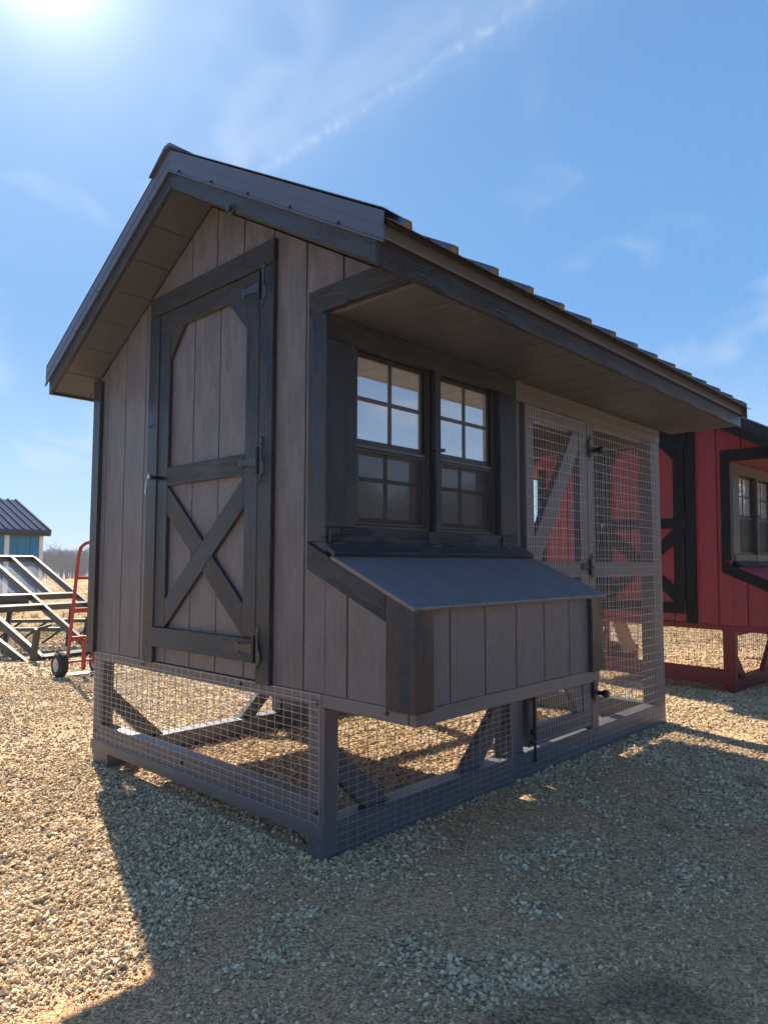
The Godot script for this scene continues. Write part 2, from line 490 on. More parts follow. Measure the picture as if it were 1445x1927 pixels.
func make_gravel() -> void:
	var m := StandardMaterial3D.new()
	m.vertex_color_use_as_albedo = true
	m.roughness = 0.85
	m.metallic_specular = 0.3
	var kinds := 5
	var bufs := []
	for i in kinds: bufs.append(PackedFloat32Array())
	var bands := [[0.6, 2.9, 110000, 0.002, 0.0042], [0.45, 2.4, 60000, 0.0042, 0.0125], [2.4, 4.2, 84000, 0.0052, 0.0135], [4.2, 7.5, 90000, 0.0075, 0.014], [7.5, 14.0, 70000, 0.012, 0.022], [0.6, 7.0, 1500, 0.011, 0.018], [0.7, 4.5, 9000, 0.0065, 0.0125], [0.6, 3.6, 60001, 0.0028, 0.0075]]
	for band in bands:
		for i in int(band[2]):
			var r := sqrt(lerpf(band[0] * band[0], band[1] * band[1], rng.randf()))
			var a := deg_to_rad(226.8 + rng.randf_range(-52.0, 52.0))       # round the view, in the ground plane
			var x := 1.87 + cos(a) * r; var z := 1.69 + sin(a) * r
			var cv := cover(x, z)
			var pale: bool = band[2] == 9000
			if rng.randf() > ((0.25 + cv if pale else (0.5 + 0.4 * cv if band[2] == 60001 else cv)) if band[3] > 0.0021 else 0.5 + 0.5 * cv): continue
			if x > -1.82 and x < -0.0 and z < 0.0 and z > -3.04 and (x < -1.73 or x > -0.09 or z > -0.04 or z < -2.98): continue
			var big: float = lerpf(band[3], band[4], pow(rng.randf(), 2.4)) * (0.58 + 0.5 * cv)
			var bs := Basis.from_euler(Vector3(rng.randfn() * 0.5, rng.randf() * TAU, rng.randfn() * 0.5)).scaled(Vector3.ONE * big)
			var t := rng.randf()
			var c := Color(0.63, 0.475, 0.29).lerp(Color(0.44, 0.315, 0.185), t)
			if pale: c = Color(0.74, 0.58, 0.375).lerp(Color(0.58, 0.445, 0.28), t)
			elif band[2] == 60001 or cv < 0.55: c = c.lerp(Color(0.54, 0.33, 0.185), 0.8 * rng.randf_range(0.0, 0.75))
			if band[3] < 0.0021: c = c.lerp(Color(0.52, 0.315, 0.175), 0.6)
			var u := rng.randf()
			if u < 0.20: c = Color(0.80, 0.665, 0.465).lerp(Color(0.66, 0.53, 0.355), t)
			elif u < 0.30: c = Color(0.25, 0.18, 0.125).lerp(Color(0.17, 0.14, 0.115), t)
			elif u < 0.36: c = Color(0.42, 0.25, 0.12)
			c = c.lerp(Color(0.07, 0.056, 0.045), damp(x, z) * rng.randf_range(0.35, 0.85))
			put(bufs[rng.randi() % kinds], bs, Vector3(x, height(x, z) + big * rng.randf_range(0.05, 0.62), z), c)
	for i in kinds: scatter("gravel", "loose angular limestone chips scattered over the yard", chip_mesh(60 + i), m, bufs[i])

func twig_tree(s: int, tall: float) -> ArrayMesh:
	var r2 := RandomNumberGenerator.new()
	r2.seed = s
	begin()
	var stack := [[Vector3.ZERO, Vector3.UP, tall * 0.36, tall * 0.016, 0]]
	while stack.size():
		var q: Array = stack.pop_back()
		var a: Vector3 = q[0]; var dir: Vector3 = q[1]; var L: float = q[2]; var w: float = q[3]; var lev: int = q[4]
		var b := a + dir * L
		bar(a, b, w * 2, w * 2, Vector3(0.2, 0.1, 0.9), 3)
		if lev >= 5: continue
		for i in 3 if lev < 3 else 2:
			var nd := (dir + Vector3(r2.randfn(), r2.randfn() * 0.5 + 0.25, r2.randfn()) * 0.5).normalized()
			stack.append([a.lerp(b, r2.randf_range(0.55, 1.0)), nd, L * r2.randf_range(0.62, 0.85), w * 0.62, lev + 1])
	return meshed()

func leaf_tree(s: int) -> ArrayMesh:          # a broken crown of small leaf faces on a tapered trunk, one metre tall
	var r2 := RandomNumberGenerator.new()
	r2.seed = s
	begin()
	bar(Vector3.ZERO, Vector3(0, 0.7, 0), 0.035, 0.035, Vector3(0.2, 0, 1), 5)
	for c in 34:
		var y := r2.randf_range(0.14, 0.95)
		var wide := 0.30 * (1.0 - pow(y, 1.6)) + 0.04
		var at := Vector3(r2.randf_range(-wide, wide), y, r2.randf_range(-wide, wide))
		bar(Vector3(0, y * 0.8, 0), at, 0.008, 0.008, Vector3(0.2, 0, 1), 3)
		for i in 26:
			var p := at + Vector3(r2.randfn(), r2.randfn(), r2.randfn()) * 0.055
			var e := Vector3(r2.randfn(), r2.randfn(), r2.randfn()).normalized() * 0.03
			var f := Vector3(r2.randfn(), r2.randfn(), r2.randfn()).normalized() * 0.022
			tri(p - e, p + f, p + e, Vector2.ZERO, Vector2.RIGHT, Vector2.ONE)
	return meshed()

func make_woods() -> void:
	var bark := StandardMaterial3D.new()
	bark.vertex_color_use_as_albedo = true
	bark.roughness = 0.9
	for k in 3:
		var buf := PackedFloat32Array()
		for i in 420:
			var a := deg_to_rad(rng.randf_range(168.0, 232.0))       # across the field at the left
			var r := rng.randf_range(118.0, 165.0)
			var x := 1.87 + cos(a) * r; var z := 1.69 + sin(a) * r
			var t := rng.randf()
			put(buf, Basis(Vector3.UP, rng.randf() * TAU).scaled(Vector3(1.1, 1.0, 1.1) * rng.randf_range(0.72, 1.12)), Vector3(x, height(x, z) - 0.1, z), Color(0.15, 0.12, 0.105).lerp(Color(0.21, 0.18, 0.16), t))
		scatter("bare_woodland", "grey leafless woodland along the far edge of the field", twig_tree(80 + k, 5.6), bark, buf)
	for k in 2:
		var buf := PackedFloat32Array()
		for i in 380:
			var a := deg_to_rad(rng.randf_range(160.0, 236.0))
			var r := rng.randf_range(300.0, 360.0)
			var x := 1.87 + cos(a) * r; var z := 1.69 + sin(a) * r
			put(buf, Basis(Vector3.UP, rng.randf() * TAU).scaled(Vector3(1.7, 1.0, 1.7) * rng.randf_range(8.0, 10.5)), Vector3(x, height(x, z) - 0.5 + 3.2 * nz_b.get_noise_2d(a * 4.0, 0.0), z), Color(0.07, 0.085, 0.06))
		scatter("distant_wooded_ridge", "dim wooded ridge rising behind the bare woodland", leaf_tree(90 + k), bark, buf)
	# a shelter belt across the yard, seen only as the reflection in the window panes
	for k in 2:
		var buf := PackedFloat32Array()
		for i in 220:
			var a := deg_to_rad(rng.randf_range(-95.0, 30.0))
			var r := rng.randf_range(62.0, 86.0)
			var x := 1.87 + cos(a) * r; var z := 1.69 + sin(a) * r
			var t := rng.randf()
			put(buf, Basis(Vector3.UP, rng.randf() * TAU).scaled(Vector3(1.2, 1.0, 1.2) * rng.randf_range(5.0, 9.5)), Vector3(x, height(x, z) - 0.1, z), Color(0.09, 0.085, 0.05).lerp(Color(0.05, 0.065, 0.035), t))
		scatter("shelter_belt", "belt of scrubby trees across the yard reflected in the panes", leaf_tree(95 + k), bark, buf)

func make_grass() -> void:
	var m := StandardMaterial3D.new()
	m.vertex_color_use_as_albedo = true
	m.roughness = 0.9
	begin()
	for i in 7:
		var a := rng.randf() * TAU; var l := rng.randf_range(0.5, 1.0)
		var b := Vector3(cos(a), 0, sin(a)) * 0.25
		var tip := Vector3(cos(a) * 0.8 + rng.randf_range(-0.4, 0.4), l, sin(a) * 0.8 + rng.randf_range(-0.4, 0.4))
		var sd := Vector3(-sin(a), 0, cos(a)) * 0.07
		tri(b - sd, b + sd, tip, Vector2.ZERO, Vector2.RIGHT, Vector2.ONE)
	var tuft := meshed()
	var buf := PackedFloat32Array()
	for i in 30000:
		var a := deg_to_rad(rng.randf_range(170.0, 262.0))
		var r := 11.0 * pow(9.0, rng.randf())
		var x := 1.87 + cos(a) * r; var z := 1.69 + sin(a) * r
		if nz_b.get_noise_2d(x * 0.3, z * 0.3) + rng.randf_range(-0.4, 0.6) < 0.0: continue
		var c := Color(0.42, 0.30, 0.16).lerp(Color(0.27, 0.21, 0.11), rng.randf())
		put(buf, Basis(Vector3.UP, rng.randf() * TAU).scaled(Vector3(1.4, 1.0, 1.4) * rng.randf_range(0.03, 0.085) * (1.0 + r * 0.012)), Vector3(x, height(x, z) - 0.004, z), c)
	scatter("dry_grass", "short dead straw coloured grass over the field", tuft, m, buf)

# ------------------------------------------------------------------ the hen house
const APX := -0.775
const APY := 2.633
const SL := 0.569
const EL := -2.0
const ER := 0.45
const BACK := -3.31

func yb(x: float) -> float: return APY - SL * absf(x - APX)

func slope_poly(x0: float, x1: float, lo: float, hi: float) -> PackedVector2Array:
	return PackedVector2Array([Vector2(x0, yb(x0) + lo), Vector2(x1, yb(x1) + lo), Vector2(x1, yb(x1) + hi), Vector2(x0, yb(x0) + hi)])

func screw_head(parent: Node, t: Transform3D, x: float, y: float, r := 0.005, called := "screw") -> void:
	begin(t * Transform3D(Basis(Vector3.RIGHT, PI / 2), Vector3(x, y, 0)))
	lathe([[r * 1.5, 0.0], [r * 1.5, 0.0015], [r, 0.002], [r, 0.006], [0.0001, 0.0062]], 8)
	done(called, M.screw, parent)

func strap_hinge(parent: Node, t: Transform3D, x: float, y: float, tall: float, reach: float, m: Material) -> void:
	# wavy upright plate right of the knuckle, spear-headed leaf left of it
	var h := Node3D.new()
	h.name = "hinge"
	parent.add_child(h, true)
	var p := PackedVector2Array()
	var k := 12
	for i in k + 1:
		var v := float(i) / k
		p.append(Vector2(x + 0.034 + 0.008 * cos(v * TAU * 1.5 + PI) - 0.016 * pow(absf(v - 0.5) * 2.0, 4.0), y + (v - 0.5) * tall))
	p.append(Vector2(x + 0.014, y + tall * 0.40))
	p.append(Vector2(x + 0.011, y)); p.append(Vector2(x + 0.014, y - tall * 0.40))
	board(h, "hinge_plate", m, t, p, 0.0035, Vector2.UP, 0.0008)
	if reach > 0.0:
		var s := reach
		board(h, "hinge_leaf", m, t, poly([x - 0.006, y - 0.020, x - 0.006, y + 0.020, x - s * 0.75, y + 0.013, x - s * 0.80, y + 0.024, x - s * 0.92, y + 0.018, x - s, y + 0.001, x - s * 0.92, y - 0.016, x - s * 0.80, y - 0.022, x - s * 0.75, y - 0.011]), 0.0035, Vector2.RIGHT, 0.0008)
	begin(t * Transform3D(Basis(), Vector3(x, y - tall * 0.28, 0.006)))
	lathe([[0.0001, 0.0], [0.0075, 0.0005], [0.0075, tall * 0.555], [0.0001, tall * 0.56]], 10)
	done("hinge_pin", M.iron, h)
	for q in [[0.027, 0.33], [0.024, -0.33], [0.030, 0.0]]:
		screw_head(h, t * Transform3D(Basis(), Vector3(0, 0, 0.003)), x + q[0], y + q[1] * tall, 0.0028)

func window_unit(c: Node, s0: float, s1: float, k: Dictionary) -> void:
	var w := Node3D.new()
	w.name = "window"
	c.add_child(w, true)
	var b := 1.158; var tp := 1.862; var mid := 1.512
	var x := 0.0
	var fr: Material = k.vinyl
	# outer frame, deep
	begin(side(-0.075))
	prism(rect(s0 + 0.002, b, s0 + 0.022, tp), 0.07, 0.0015, Vector2.UP)
	prism(rect(s1 - 0.022, b, s1 - 0.002, tp), 0.07, 0.0015, Vector2.UP)
	prism(rect(s0 + 0.0225, b, s1 - 0.0225, b + 0.018), 0.069, 0.0015, Vector2.RIGHT)
	prism(rect(s0 + 0.0225, tp - 0.012, s1 - 0.0225, tp), 0.069, 0.0015, Vector2.RIGHT)
	done("window_frame", fr, w)
	board(w, "window_track", fr, side(-0.018), rect(s1 - 0.034, b + 0.019, s1 - 0.0225, tp - 0.013), 0.008, Vector2.UP, 0.001)
	board(w, "window_track", fr, side(-0.018), rect(s0 + 0.0225, b + 0.019, s0 + 0.034, tp - 0.013), 0.008, Vector2.UP, 0.001)
	# upper sash (outer) and lower sash (inner)
	for up in [true, false]:
		var y0 := mid - 0.034 if up else b + 0.019; var y1 := tp - 0.013 if up else mid + 0.02
		var xs := -0.042 if up else -0.066
		var a0 := s0 + 0.0235; var a1 := s1 - 0.0235
		begin(side(xs))
		prism(rect(a0, y0, a0 + 0.024, y1), 0.020, 0.0015); prism(rect(a1 - 0.024, y0, a1, y1), 0.020, 0.0015)
		prism(rect(a0 + 0.0245, y1 - 0.020, a1 - 0.0245, y1), 0.0195, 0.0015); prism(rect(a0 + 0.0245, y0, a1 - 0.0245, y0 + 0.030), 0.0195, 0.0015)
		done("sash", fr, w)
		var g0 := a0 + 0.024; var g1 := a1 - 0.024; var h0 := y0 + 0.03; var h1 := y1 - 0.02
		var cx := (g0 + g1) * 0.5; var cyy := (h0 + h1) * 0.5
		begin(side(xs + 0.008))
		prism(rect(cx - 0.008, h0, cx + 0.008, h1), 0.009, 0.001); prism(rect(g0, cyy - 0.008, cx - 0.0085, cyy + 0.008), 0.009, 0.001); prism(rect(cx + 0.0085, cyy - 0.008, g1, cyy + 0.008), 0.009, 0.001)
		done("muntin", k.grille, w)
		for q in [[g0, cx - 0.008, h0, cyy - 0.008], [cx + 0.008, g1, h0, cyy - 0.008], [g0, cx - 0.008, cyy + 0.008, h1], [cx + 0.008, g1, cyy + 0.008, h1]]:
			begin(side(xs + 0.0115))
			quad(Vector3(q[0], q[2], 0), Vector3(q[1], q[2], 0), Vector3(q[1], q[3], 0), Vector3(q[0], q[3], 0), Vector2(0, 0), Vector2(1, 0), Vector2(1, 1), Vector2(0, 1))
			done("pane", M.glass, w)
	# meeting rail ledge and insect screen over the lower half
	board(w, "meeting_rail", k.grille, side(-0.022), rect(s0 + 0.035, mid - 0.040, s1 - 0.035, mid - 0.026), 0.012, Vector2.RIGHT, 0.0015)
	begin(side(-0.020))
	var t0 := s0 + 0.036; var t1 := s1 - 0.036; var q1 := mid - 0.041
	prism(rect(t0, b + 0.0195, t0 + 0.010, q1), 0.006, 0.001); prism(rect(t1 - 0.010, b + 0.0195, t1, q1), 0.006, 0.001)
	prism(rect(t0 + 0.0105, b + 0.0195, t1 - 0.0105, b + 0.0295), 0.0058, 0.001); prism(rect(t0 + 0.0105, q1 - 0.010, t1 - 0.0105, q1), 0.0058, 0.001)
	done("screen_frame", fr, w)
	begin(side(-0.017))
	quad(Vector3(t0 + 0.01, b + 0.029, 0), Vector3(t1 - 0.01, b + 0.029, 0), Vector3(t1 - 0.01, q1 - 0.01, 0), Vector3(t0 + 0.01, q1 - 0.01, 0), Vector2(0, 0), Vector2(1, 0), Vector2(1, 1), Vector2(0, 1))
	done("insect_screen", M.screen, w)

func roof_sheet(c: Node, m: Material, right: bool) -> void:
	var th := atan(SL); var cs := cos(th); var sn := sin(th)
	var x_end := (ER + 0.058) if right else (EL - 0.04)
	var L := absf(x_end - APX) / cs
	var z0 := 0.205; var z1 := BACK - 0.03
	var W := z0 - z1
	var pr := PackedVector2Array(); var lowr := PackedVector2Array()
	var u := 0.0
	var stepw := 0.2345
	var add := func(a: float, h: float):
		pr.append(Vector2(a, h)); lowr.append(Vector2(a, h - 0.0022))
	add.call(0.0, 0.0)
	u = 0.045
	while u < W - 0.05:
		add.call(u, 0.0); add.call(u + 0.014, 0.020); add.call(u + 0.036, 0.020); add.call(u + 0.050, 0.0)
		if u + stepw < W - 0.05:
			add.call(u + 0.118, 0.0); add.call(u + 0.123, 0.004); add.call(u + 0.137, 0.004); add.call(u + 0.142, 0.0)
		u += stepw
	add.call(W, 0.0)
	lowr.reverse()
	pr.append_array(lowr)
	var nrm := Vector3(sn if right else -sn, cs, 0)
	var dn := Vector3(cs if right else -cs, -sn, 0)
	var xx := nrm.cross(dn)
	var org := Vector3(APX, APY + 0.150, z0 if right else z1)
	begin(Transform3D(Basis(xx, nrm, dn), org))
	var q := PackedVector2Array(pr)
	if area2(q) < 0.0: q.reverse()
	prism(q, L, 0.0, Vector2.RIGHT)
	done("roof_sheet", m, c)
	if not right: return
	var sheet: Node = c.get_child(c.get_child_count() - 1)
	u = 0.045
	while u < W - 0.05:
		begin(Transform3D(Basis(xx, nrm, dn), org + dn * (L - 0.024)))
		prism(poly([u + 0.002, -0.0022, u + 0.048, -0.0022, u + 0.0355, 0.0175, u + 0.0145, 0.0175]), 0.022, 0.001, Vector2.RIGHT)
		done("rib_closure", M.plug, sheet)
		u += stepw

func hen_house(c: Node3D, k: Dictionary) -> void:
	var full: bool = k.full
	wire_mat = M.wire if full else M.redwire
	var B := Vector2.RIGHT
	var G := Vector2.UP
	var floor_y := 0.567
	var wl := -1.82
	# ---- front gable wall
	var wall := board(c, "gable_wall", M.backing, front(-0.032), PackedVector2Array([Vector2(wl + 0.004, floor_y + 0.004), Vector2(-0.013, floor_y + 0.004), Vector2(-0.013, 1.953), Vector2(0.395, 1.953), Vector2(APX, APY - 0.003), Vector2(wl + 0.004, yb(wl) - 0.003)]), 0.017, G, 0.0)
	var outline := PackedVector2Array([Vector2(wl, floor_y), Vector2(0, floor_y), Vector2(0, 1.950), Vector2(0.417, 1.950), Vector2(APX, APY - 0.004), Vector2(wl, yb(wl) - 0.004)])
	siding(wall, k.siding, front(-0.014), outline, -1.743, G8, 0.014, rect(-1.172, 0.5, -0.383, 2.222))
	# corner boards and the level band below the overhang
	board(c, "corner_board", k.trim, front(-0.002), rect(-1.872, 0.560, -1.792, yb(-1.86) - 0.005), 0.023, G)
	board(c, "corner_board", k.trim, front(-0.002), rect(-0.081, 1.1075, -0.0005, 1.9485), 0.022, G)
	board(c, "corner_board", k.trim, side(-1.873).translated_local(Vector3(0, 0, -0.02)), rect(0.003, 0.562, 0.09, 1.94), 0.02, G)
	board(c, "band_board", k.trim, front(-0.002), PackedVector2Array([Vector2(-0.081, 1.9495), Vector2(0.418, 1.9495), Vector2(0.262, 2.039), Vector2(-0.081, 2.039)]), 0.0225, B)
	# ---- door casing and door
	board(c, "door_casing", k.trim, front(-0.002), rect(-1.268, floor_y - 0.002, -1.176, 2.2215), 0.023, G)
	board(c, "door_casing", k.trim, front(-0.002), rect(-0.379, floor_y - 0.004, -0.294, 2.2215), 0.0235, G)
	board(c, "door_casing", k.trim, front(-0.002), PackedVector2Array([Vector2(-1.268, 2.2265), Vector2(-0.294, 2.2265), Vector2(-0.294, minf(2.324, yb(-0.294) - 0.004)), Vector2(-1.268, 2.318)]), 0.023, B)
	var d := Node3D.new()
	d.name = "door"
	c.add_child(d, true)
	board(d, "door_back", M.backing, front(-0.015), rect(-1.170, floor_y + 0.006, -0.385, 2.218), 0.004, G, 0.0)
	siding(d, k.siding, front(-0.0105), rect(-1.168, floor_y + 0.004, -0.387, 2.216), -1.095, G8, 0.0105)
	var dz := -0.001
	board(d, "door_stile", k.trim, front(dz), rect(-1.168, 0.7345, -1.079, 2.131), 0.019, G)
	board(d, "door_stile", k.trim, front(dz), rect(-0.474, 0.7345, -0.387, 2.131), 0.019, G)
	board(d, "door_rail", k.trim, front(dz), rect(-1.168, 2.1315, -0.387, 2.2175), 0.0192, B)
	board(d, "door_rail", k.trim, front(dz), rect(-1.0785, 1.387, -0.4745, 1.474), 0.0188, B)
	board(d, "door_rail", k.trim, front(dz), rect(-1.172, 0.642, -0.384, 0.7325), 0.0275, B)
	board(d, "door_corner", k.trim, front(dz), poly([-1.0785, 1.986, -0.957, 2.131, -1.0785, 2.131]), 0.0185, Vector2(1, 1))
	board(d, "door_corner", k.trim, front(dz), poly([-0.4745, 1.992, -0.4745, 2.131, -0.605, 2.131]), 0.0185, Vector2(1, -1))
	# crossed braces: one runs through, the other is cut to butt against it
	board(d, "door_brace", k.trim, front(dz), poly([-1.0785, 0.735, -0.4745, 1.258, -0.4745, 1.386, -1.0785, 0.862]), 0.0186, Vector2(0.61, 0.59))
	board(d, "door_brace", k.trim, front(dz), poly([-1.0785, 1.256, -0.851, 1.0605, -0.776, 1.1255, -1.0785, 1.386]), 0.0176, Vector2(0.61, -0.55))
	board(d, "door_brace", k.trim, front(dz), poly([-0.777, 0.995, -0.4745, 0.735, -0.4745, 0.866, -0.7015, 1.0605]), 0.0176, Vector2(0.61, -0.6))
	for y in [2.147, 1.436, 0.695]:
		strap_hinge(c, front(0.0262 if y < 1.0 else 0.021), -0.381, y, 0.19, 0.13, k.hinge)
	# turn handle
	var la := Node3D.new()
	la.name = "latch"
	c.add_child(la, true)
	begin(front(0.0))
	tube(PackedVector3Array([Vector3(-1.122, 1.425, 0.018), Vector3(-1.122, 1.425, 0.075), Vector3(-1.128, 1.425, 0.083)]), 0.010, 10)
	done("latch_barrel", M.iron, la)
	begin(front(0.0))
	tube(PackedVector3Array([Vector3(-1.122, 1.428, 0.080), Vector3(-1.126, 1.405, 0.094), Vector3(-1.131, 1.345, 0.098)]), 0.0055, 8)
	begin_more_lathe(Transform3D(Basis(Vector3.RIGHT, PI / 2), Vector3(-1.122, 1.428, 0.078)))
	done("latch_lever", M.chrome, la)
	begin(front(0.0))
	bar(Vector3(-1.262, 1.683, 0.0215), Vector3(-1.205, 1.694, 0.0215), 0.004, 0.002)
	done("paint_crack", M.iron, c)
	# black eye bolt under the rake
	begin(Transform3D(Basis(Vector3.RIGHT, PI / 2), Vector3(-0.315, 2.372, 0.20)))
	lathe([[0.018, 0.0], [0.022, 0.004], [0.022, 0.012], [0.013, 0.016], [0.013, 0.026], [0.0001, 0.028]], 14)
	done("light_fitting", M.iron, c)

	# ---- long side wall with the twin window
	var sw := board(c, "side_wall", M.backing, side(-0.03), rect(0.004, floor_y, 0.128, 1.935), 0.026, G, 0.0)
	board(c, "side_wall", M.backing, side(-0.03), rect(1.095, floor_y, 1.238, 1.935), 0.026, G, 0.0)
	board(c, "side_wall", M.backing, side(-0.03), rect(0.1285, floor_y, 1.0945, 1.155), 0.026, G, 0.0)
	board(c, "side_wall", M.backing, side(-0.03), rect(0.1285, 1.866, 1.0945, 1.935), 0.026, G, 0.0)
	board(c, "window_mullion", M.backing, side(-0.075), rect(0.612, 1.156, 0.641, 1.866), 0.07, G, 0.0)
	board(c, "window_casing", k.casing, side(-0.003), rect(-0.0225, 1.1605, 0.1315, 1.8485), 0.024, G)
	board(c, "window_casing", k.casing, side(-0.003), rect(1.091, 1.1605, 1.232, 1.8485), 0.024, G)
	board(c, "window_casing", k.casing, side(-0.003), rect(-0.0225, 1.849, 1.232, 1.9365), 0.0245, B)
	board(c, "window_casing", k.casing, side(-0.003), rect(0.604, 1.1605, 0.640, 1.8485), 0.0235, G)
	for q in [[-0.0225, 0.052], [0.0545, 0.552], [0.5545, 1.095], [1.0975, 1.232]]:
		board(c, "window_sill", k.casing, side(-0.003), rect(q[0], 1.100, q[1], 1.1595), 0.0265, B)
	window_unit(c, 0.133, 0.606, k)
	window_unit(c, 0.642, 1.093, k)
	begin(side(0.02))
	bar(Vector3(0.596, 1.508, 0.0), Vector3(0.650, 1.511, 0.010), 0.012, 0.014)
	done("sash_latch", M.iron, c)
	# ---- nest box
	var nb := Node3D.new()
	nb.name = "nest_box"
	c.add_child(nb, true)
	var nx := 0.42
	var ntop := func(x: float) -> float: return 1.082 - 0.4306 * x
	board(nb, "nest_back", M.backing, front(-0.03), PackedVector2Array([Vector2(0.004, 0.572), Vector2(nx - 0.013, 0.572), Vector2(nx - 0.013, ntop.call(nx - 0.013) - 0.016), Vector2(0.004, ntop.call(0.004) - 0.016)]), 0.015, G, 0.0)
	siding(nb, k.siding, front(-0.014), PackedVector2Array([Vector2(0.0005, floor_y), Vector2(nx, floor_y), Vector2(nx, ntop.call(nx) - 0.014), Vector2(0.0005, ntop.call(0.0) - 0.014)]), 0.113 - G8, G8, 0.014)
	board(nb, "nest_back", M.backing, side(nx - 0.03), rect(0.016, 0.572, 1.246, ntop.call(nx) - 0.014), 0.015, G, 0.0)
	siding(nb, k.siding, side(nx - 0.014), rect(0.0005, floor_y, 1.25, ntop.call(nx) - 0.012), 0.182, 0.2012, 0.014)
	board(nb, "nest_end", k.siding, front(-1.25), PackedVector2Array([Vector2(0.002, 0.572), Vector2(nx - 0.015, 0.572), Vector2(nx - 0.015, ntop.call(nx) - 0.014), Vector2(0.002, ntop.call(0.0) - 0.014)]), 0.014, G)
	board(nb, "nest_floor", M.wood, flat(0.556), rect(0.006, 0.006, nx - 0.006, 1.244), 0.0145, G)
	board(nb, "nest_trim", k.trim, front(-0.002), PackedVector2Array([Vector2(-0.081, 1.010), Vector2(0.3125, 0.8405), Vector2(0.3125, ntop.call(0.3125) - 0.012), Vector2(0.0, ntop.call(0.0) - 0.012), Vector2(-0.081, 1.107)]), 0.022, Vector2(1, -0.43))
	board(nb, "nest_trim", k.trim, front(-0.002), PackedVector2Array([Vector2(0.313, floor_y - 0.006), Vector2(0.4195, floor_y - 0.006), Vector2(0.4195, ntop.call(0.4195) - 0.012), Vector2(0.313, ntop.call(0.313) - 0.012)]), 0.022, G)
	board(nb, "nest_trim", k.trim, side(nx - 0.002), rect(-0.0225, floor_y - 0.006, 0.072, 0.889), 0.022, G)
	board(nb, "nest_trim", k.trim, side(nx - 0.002), rect(1.150, floor_y - 0.004, 1.255, 0.889), 0.022, G)
	board(nb, "nest_rail", k.lumber, front(-0.04), rect(-0.02, 0.518, nx - 0.0305, 0.5665), 0.038, B)
	board(nb, "nest_rail", k.lumber, side(nx - 0.03), rect(0.006, 0.516, 1.25, 0.5665), 0.030, B)
	screw_head(nb, front(-0.002), 0.30, 0.545, 0.006)
	# hinged lid of grooved boards and the ledge above it
	var lt := atan(0.4306)
	var lb := Transform3D(Basis(Vector3(0, 0, -1), Vector3(-cos(lt), sin(lt), 0), Vector3(sin(lt), cos(lt), 0)), Vector3(0.448, 1.082 - 0.4306 * 0.448, 0))
	var s := -0.032
	var cuts := [-0.032, 0.165, 0.366, 0.567, 0.768, 0.969, 1.17, 1.285]
	for i in cuts.size() - 1:
		board(nb, "lid_board", k.lid, lb.translated_local(Vector3(0, 0, -0.009)), rect(cuts[i] + (0.0018 if i else 0.0), 0.0, cuts[i + 1] - 0.0018, 0.418), 0.0115, G, 0.0025)
	board(nb, "lid_core", k.lumber, lb.translated_local(Vector3(0, 0, -0.013)), rect(-0.028, 0.004, 1.281, 0.414), 0.0035, G, 0.0)
	board(nb, "nest_ledge", k.trim, Transform3D(Basis(Vector3(0, 0, -1), Vector3(-0.83, 0.558, 0), Vector3(0.558, 0.83, 0)), Vector3(0.077, 1.052, 0)), rect(-0.034, 0.0, 1.272, 0.068), 0.020, B)
	for q in [-0.005, 0.553, 1.10]:
		begin(side(0.022))
		prism(rect(q - 0.004, 1.098, q + 0.005, 1.154), 0.006, 0.001); prism(rect(q + 0.004, 1.094, q + 0.062, 1.106), 0.020, 0.001)
		done("lid_hinge", M.iron, nb)
	# ---- other walls and floor of the closed half
	board(c, "left_wall", k.siding, side(wl - 0.0), rect(0.02, floor_y, 1.26, 2.02), 0.014, G)
	board(c, "inner_wall", k.siding, front(-1.26), PackedVector2Array([Vector2(wl + 0.016, 0.55), Vector2(-0.032, 0.55), Vector2(-0.032, 1.93), Vector2(0.395, 1.952), Vector2(APX, APY), Vector2(wl + 0.016, yb(wl + 0.016))]), 0.014, G)
	board(c, "house_floor", M.wood, flat(0.548), rect(wl + 0.02, 0.034, -0.034, 1.244), 0.016, B)
	# ---- base frame: corner posts, runners, rails, knee braces
	var far: float = 3.04 if full else 1.26
	for z in [-0.07, -1.24]:
		for x in [-1.816, -0.0925]:
			board(c, "base_post", k.lumber, front(z), rect(x, 0.0 if x > -1 else 0.03, x + 0.09, 0.547), 0.067 if z > -1 else 0.06, G, 0.003)
	board(c, "corner_cover", k.lumber, side(-0.001), rect(-0.004, 0.005, 0.062, 0.5155), 0.006, G)
	board(c, "rim_rail", k.lumber, front(-0.041), rect(-1.816, 0.5195, -0.0215, 0.566), 0.037, B)
	board(c, "end_rail", k.lumber, front(-0.06), rect(-1.8, 0.066, -0.004, 0.193), 0.058, B, 0.003)
	board(c, "end_rail", k.lumber, front(-0.0015), rect(-1.812, 0.064, 0.004, 0.113), 0.0105, B, 0.003)
	for x in [-1.80, -0.082]:
		board(c, "skid_block", k.lumber, front(-0.16), rect(x, -0.01, x + (0.16 if x < -1 else 0.076), 0.0635), 0.158, B, 0.003)
	board(c, "cross_rail", k.lumber, front(-1.235), rect(-1.72, 0.02, -1.40, 0.19), 0.04, B)
	board(c, "side_rail", k.lumber, side(-0.09), rect(0.0735, -0.02, far, 0.112), 0.09, B, 0.003)
	board(c, "side_rail", k.lumber, side(-1.81), rect(0.0735, -0.03, far, 0.08), 0.095, B, 0.003)
	board(c, "side_rim", k.lumber, side(-0.04), rect(0.072, 0.48, 1.255, 0.546), 0.038, B)
	board(c, "knee_brace", k.lumber, side(-0.072), poly([0.0705, 0.39, 0.0705, 0.27, 0.24, 0.1125, 0.372, 0.1125]), 0.042, Vector2(1, -0.95))
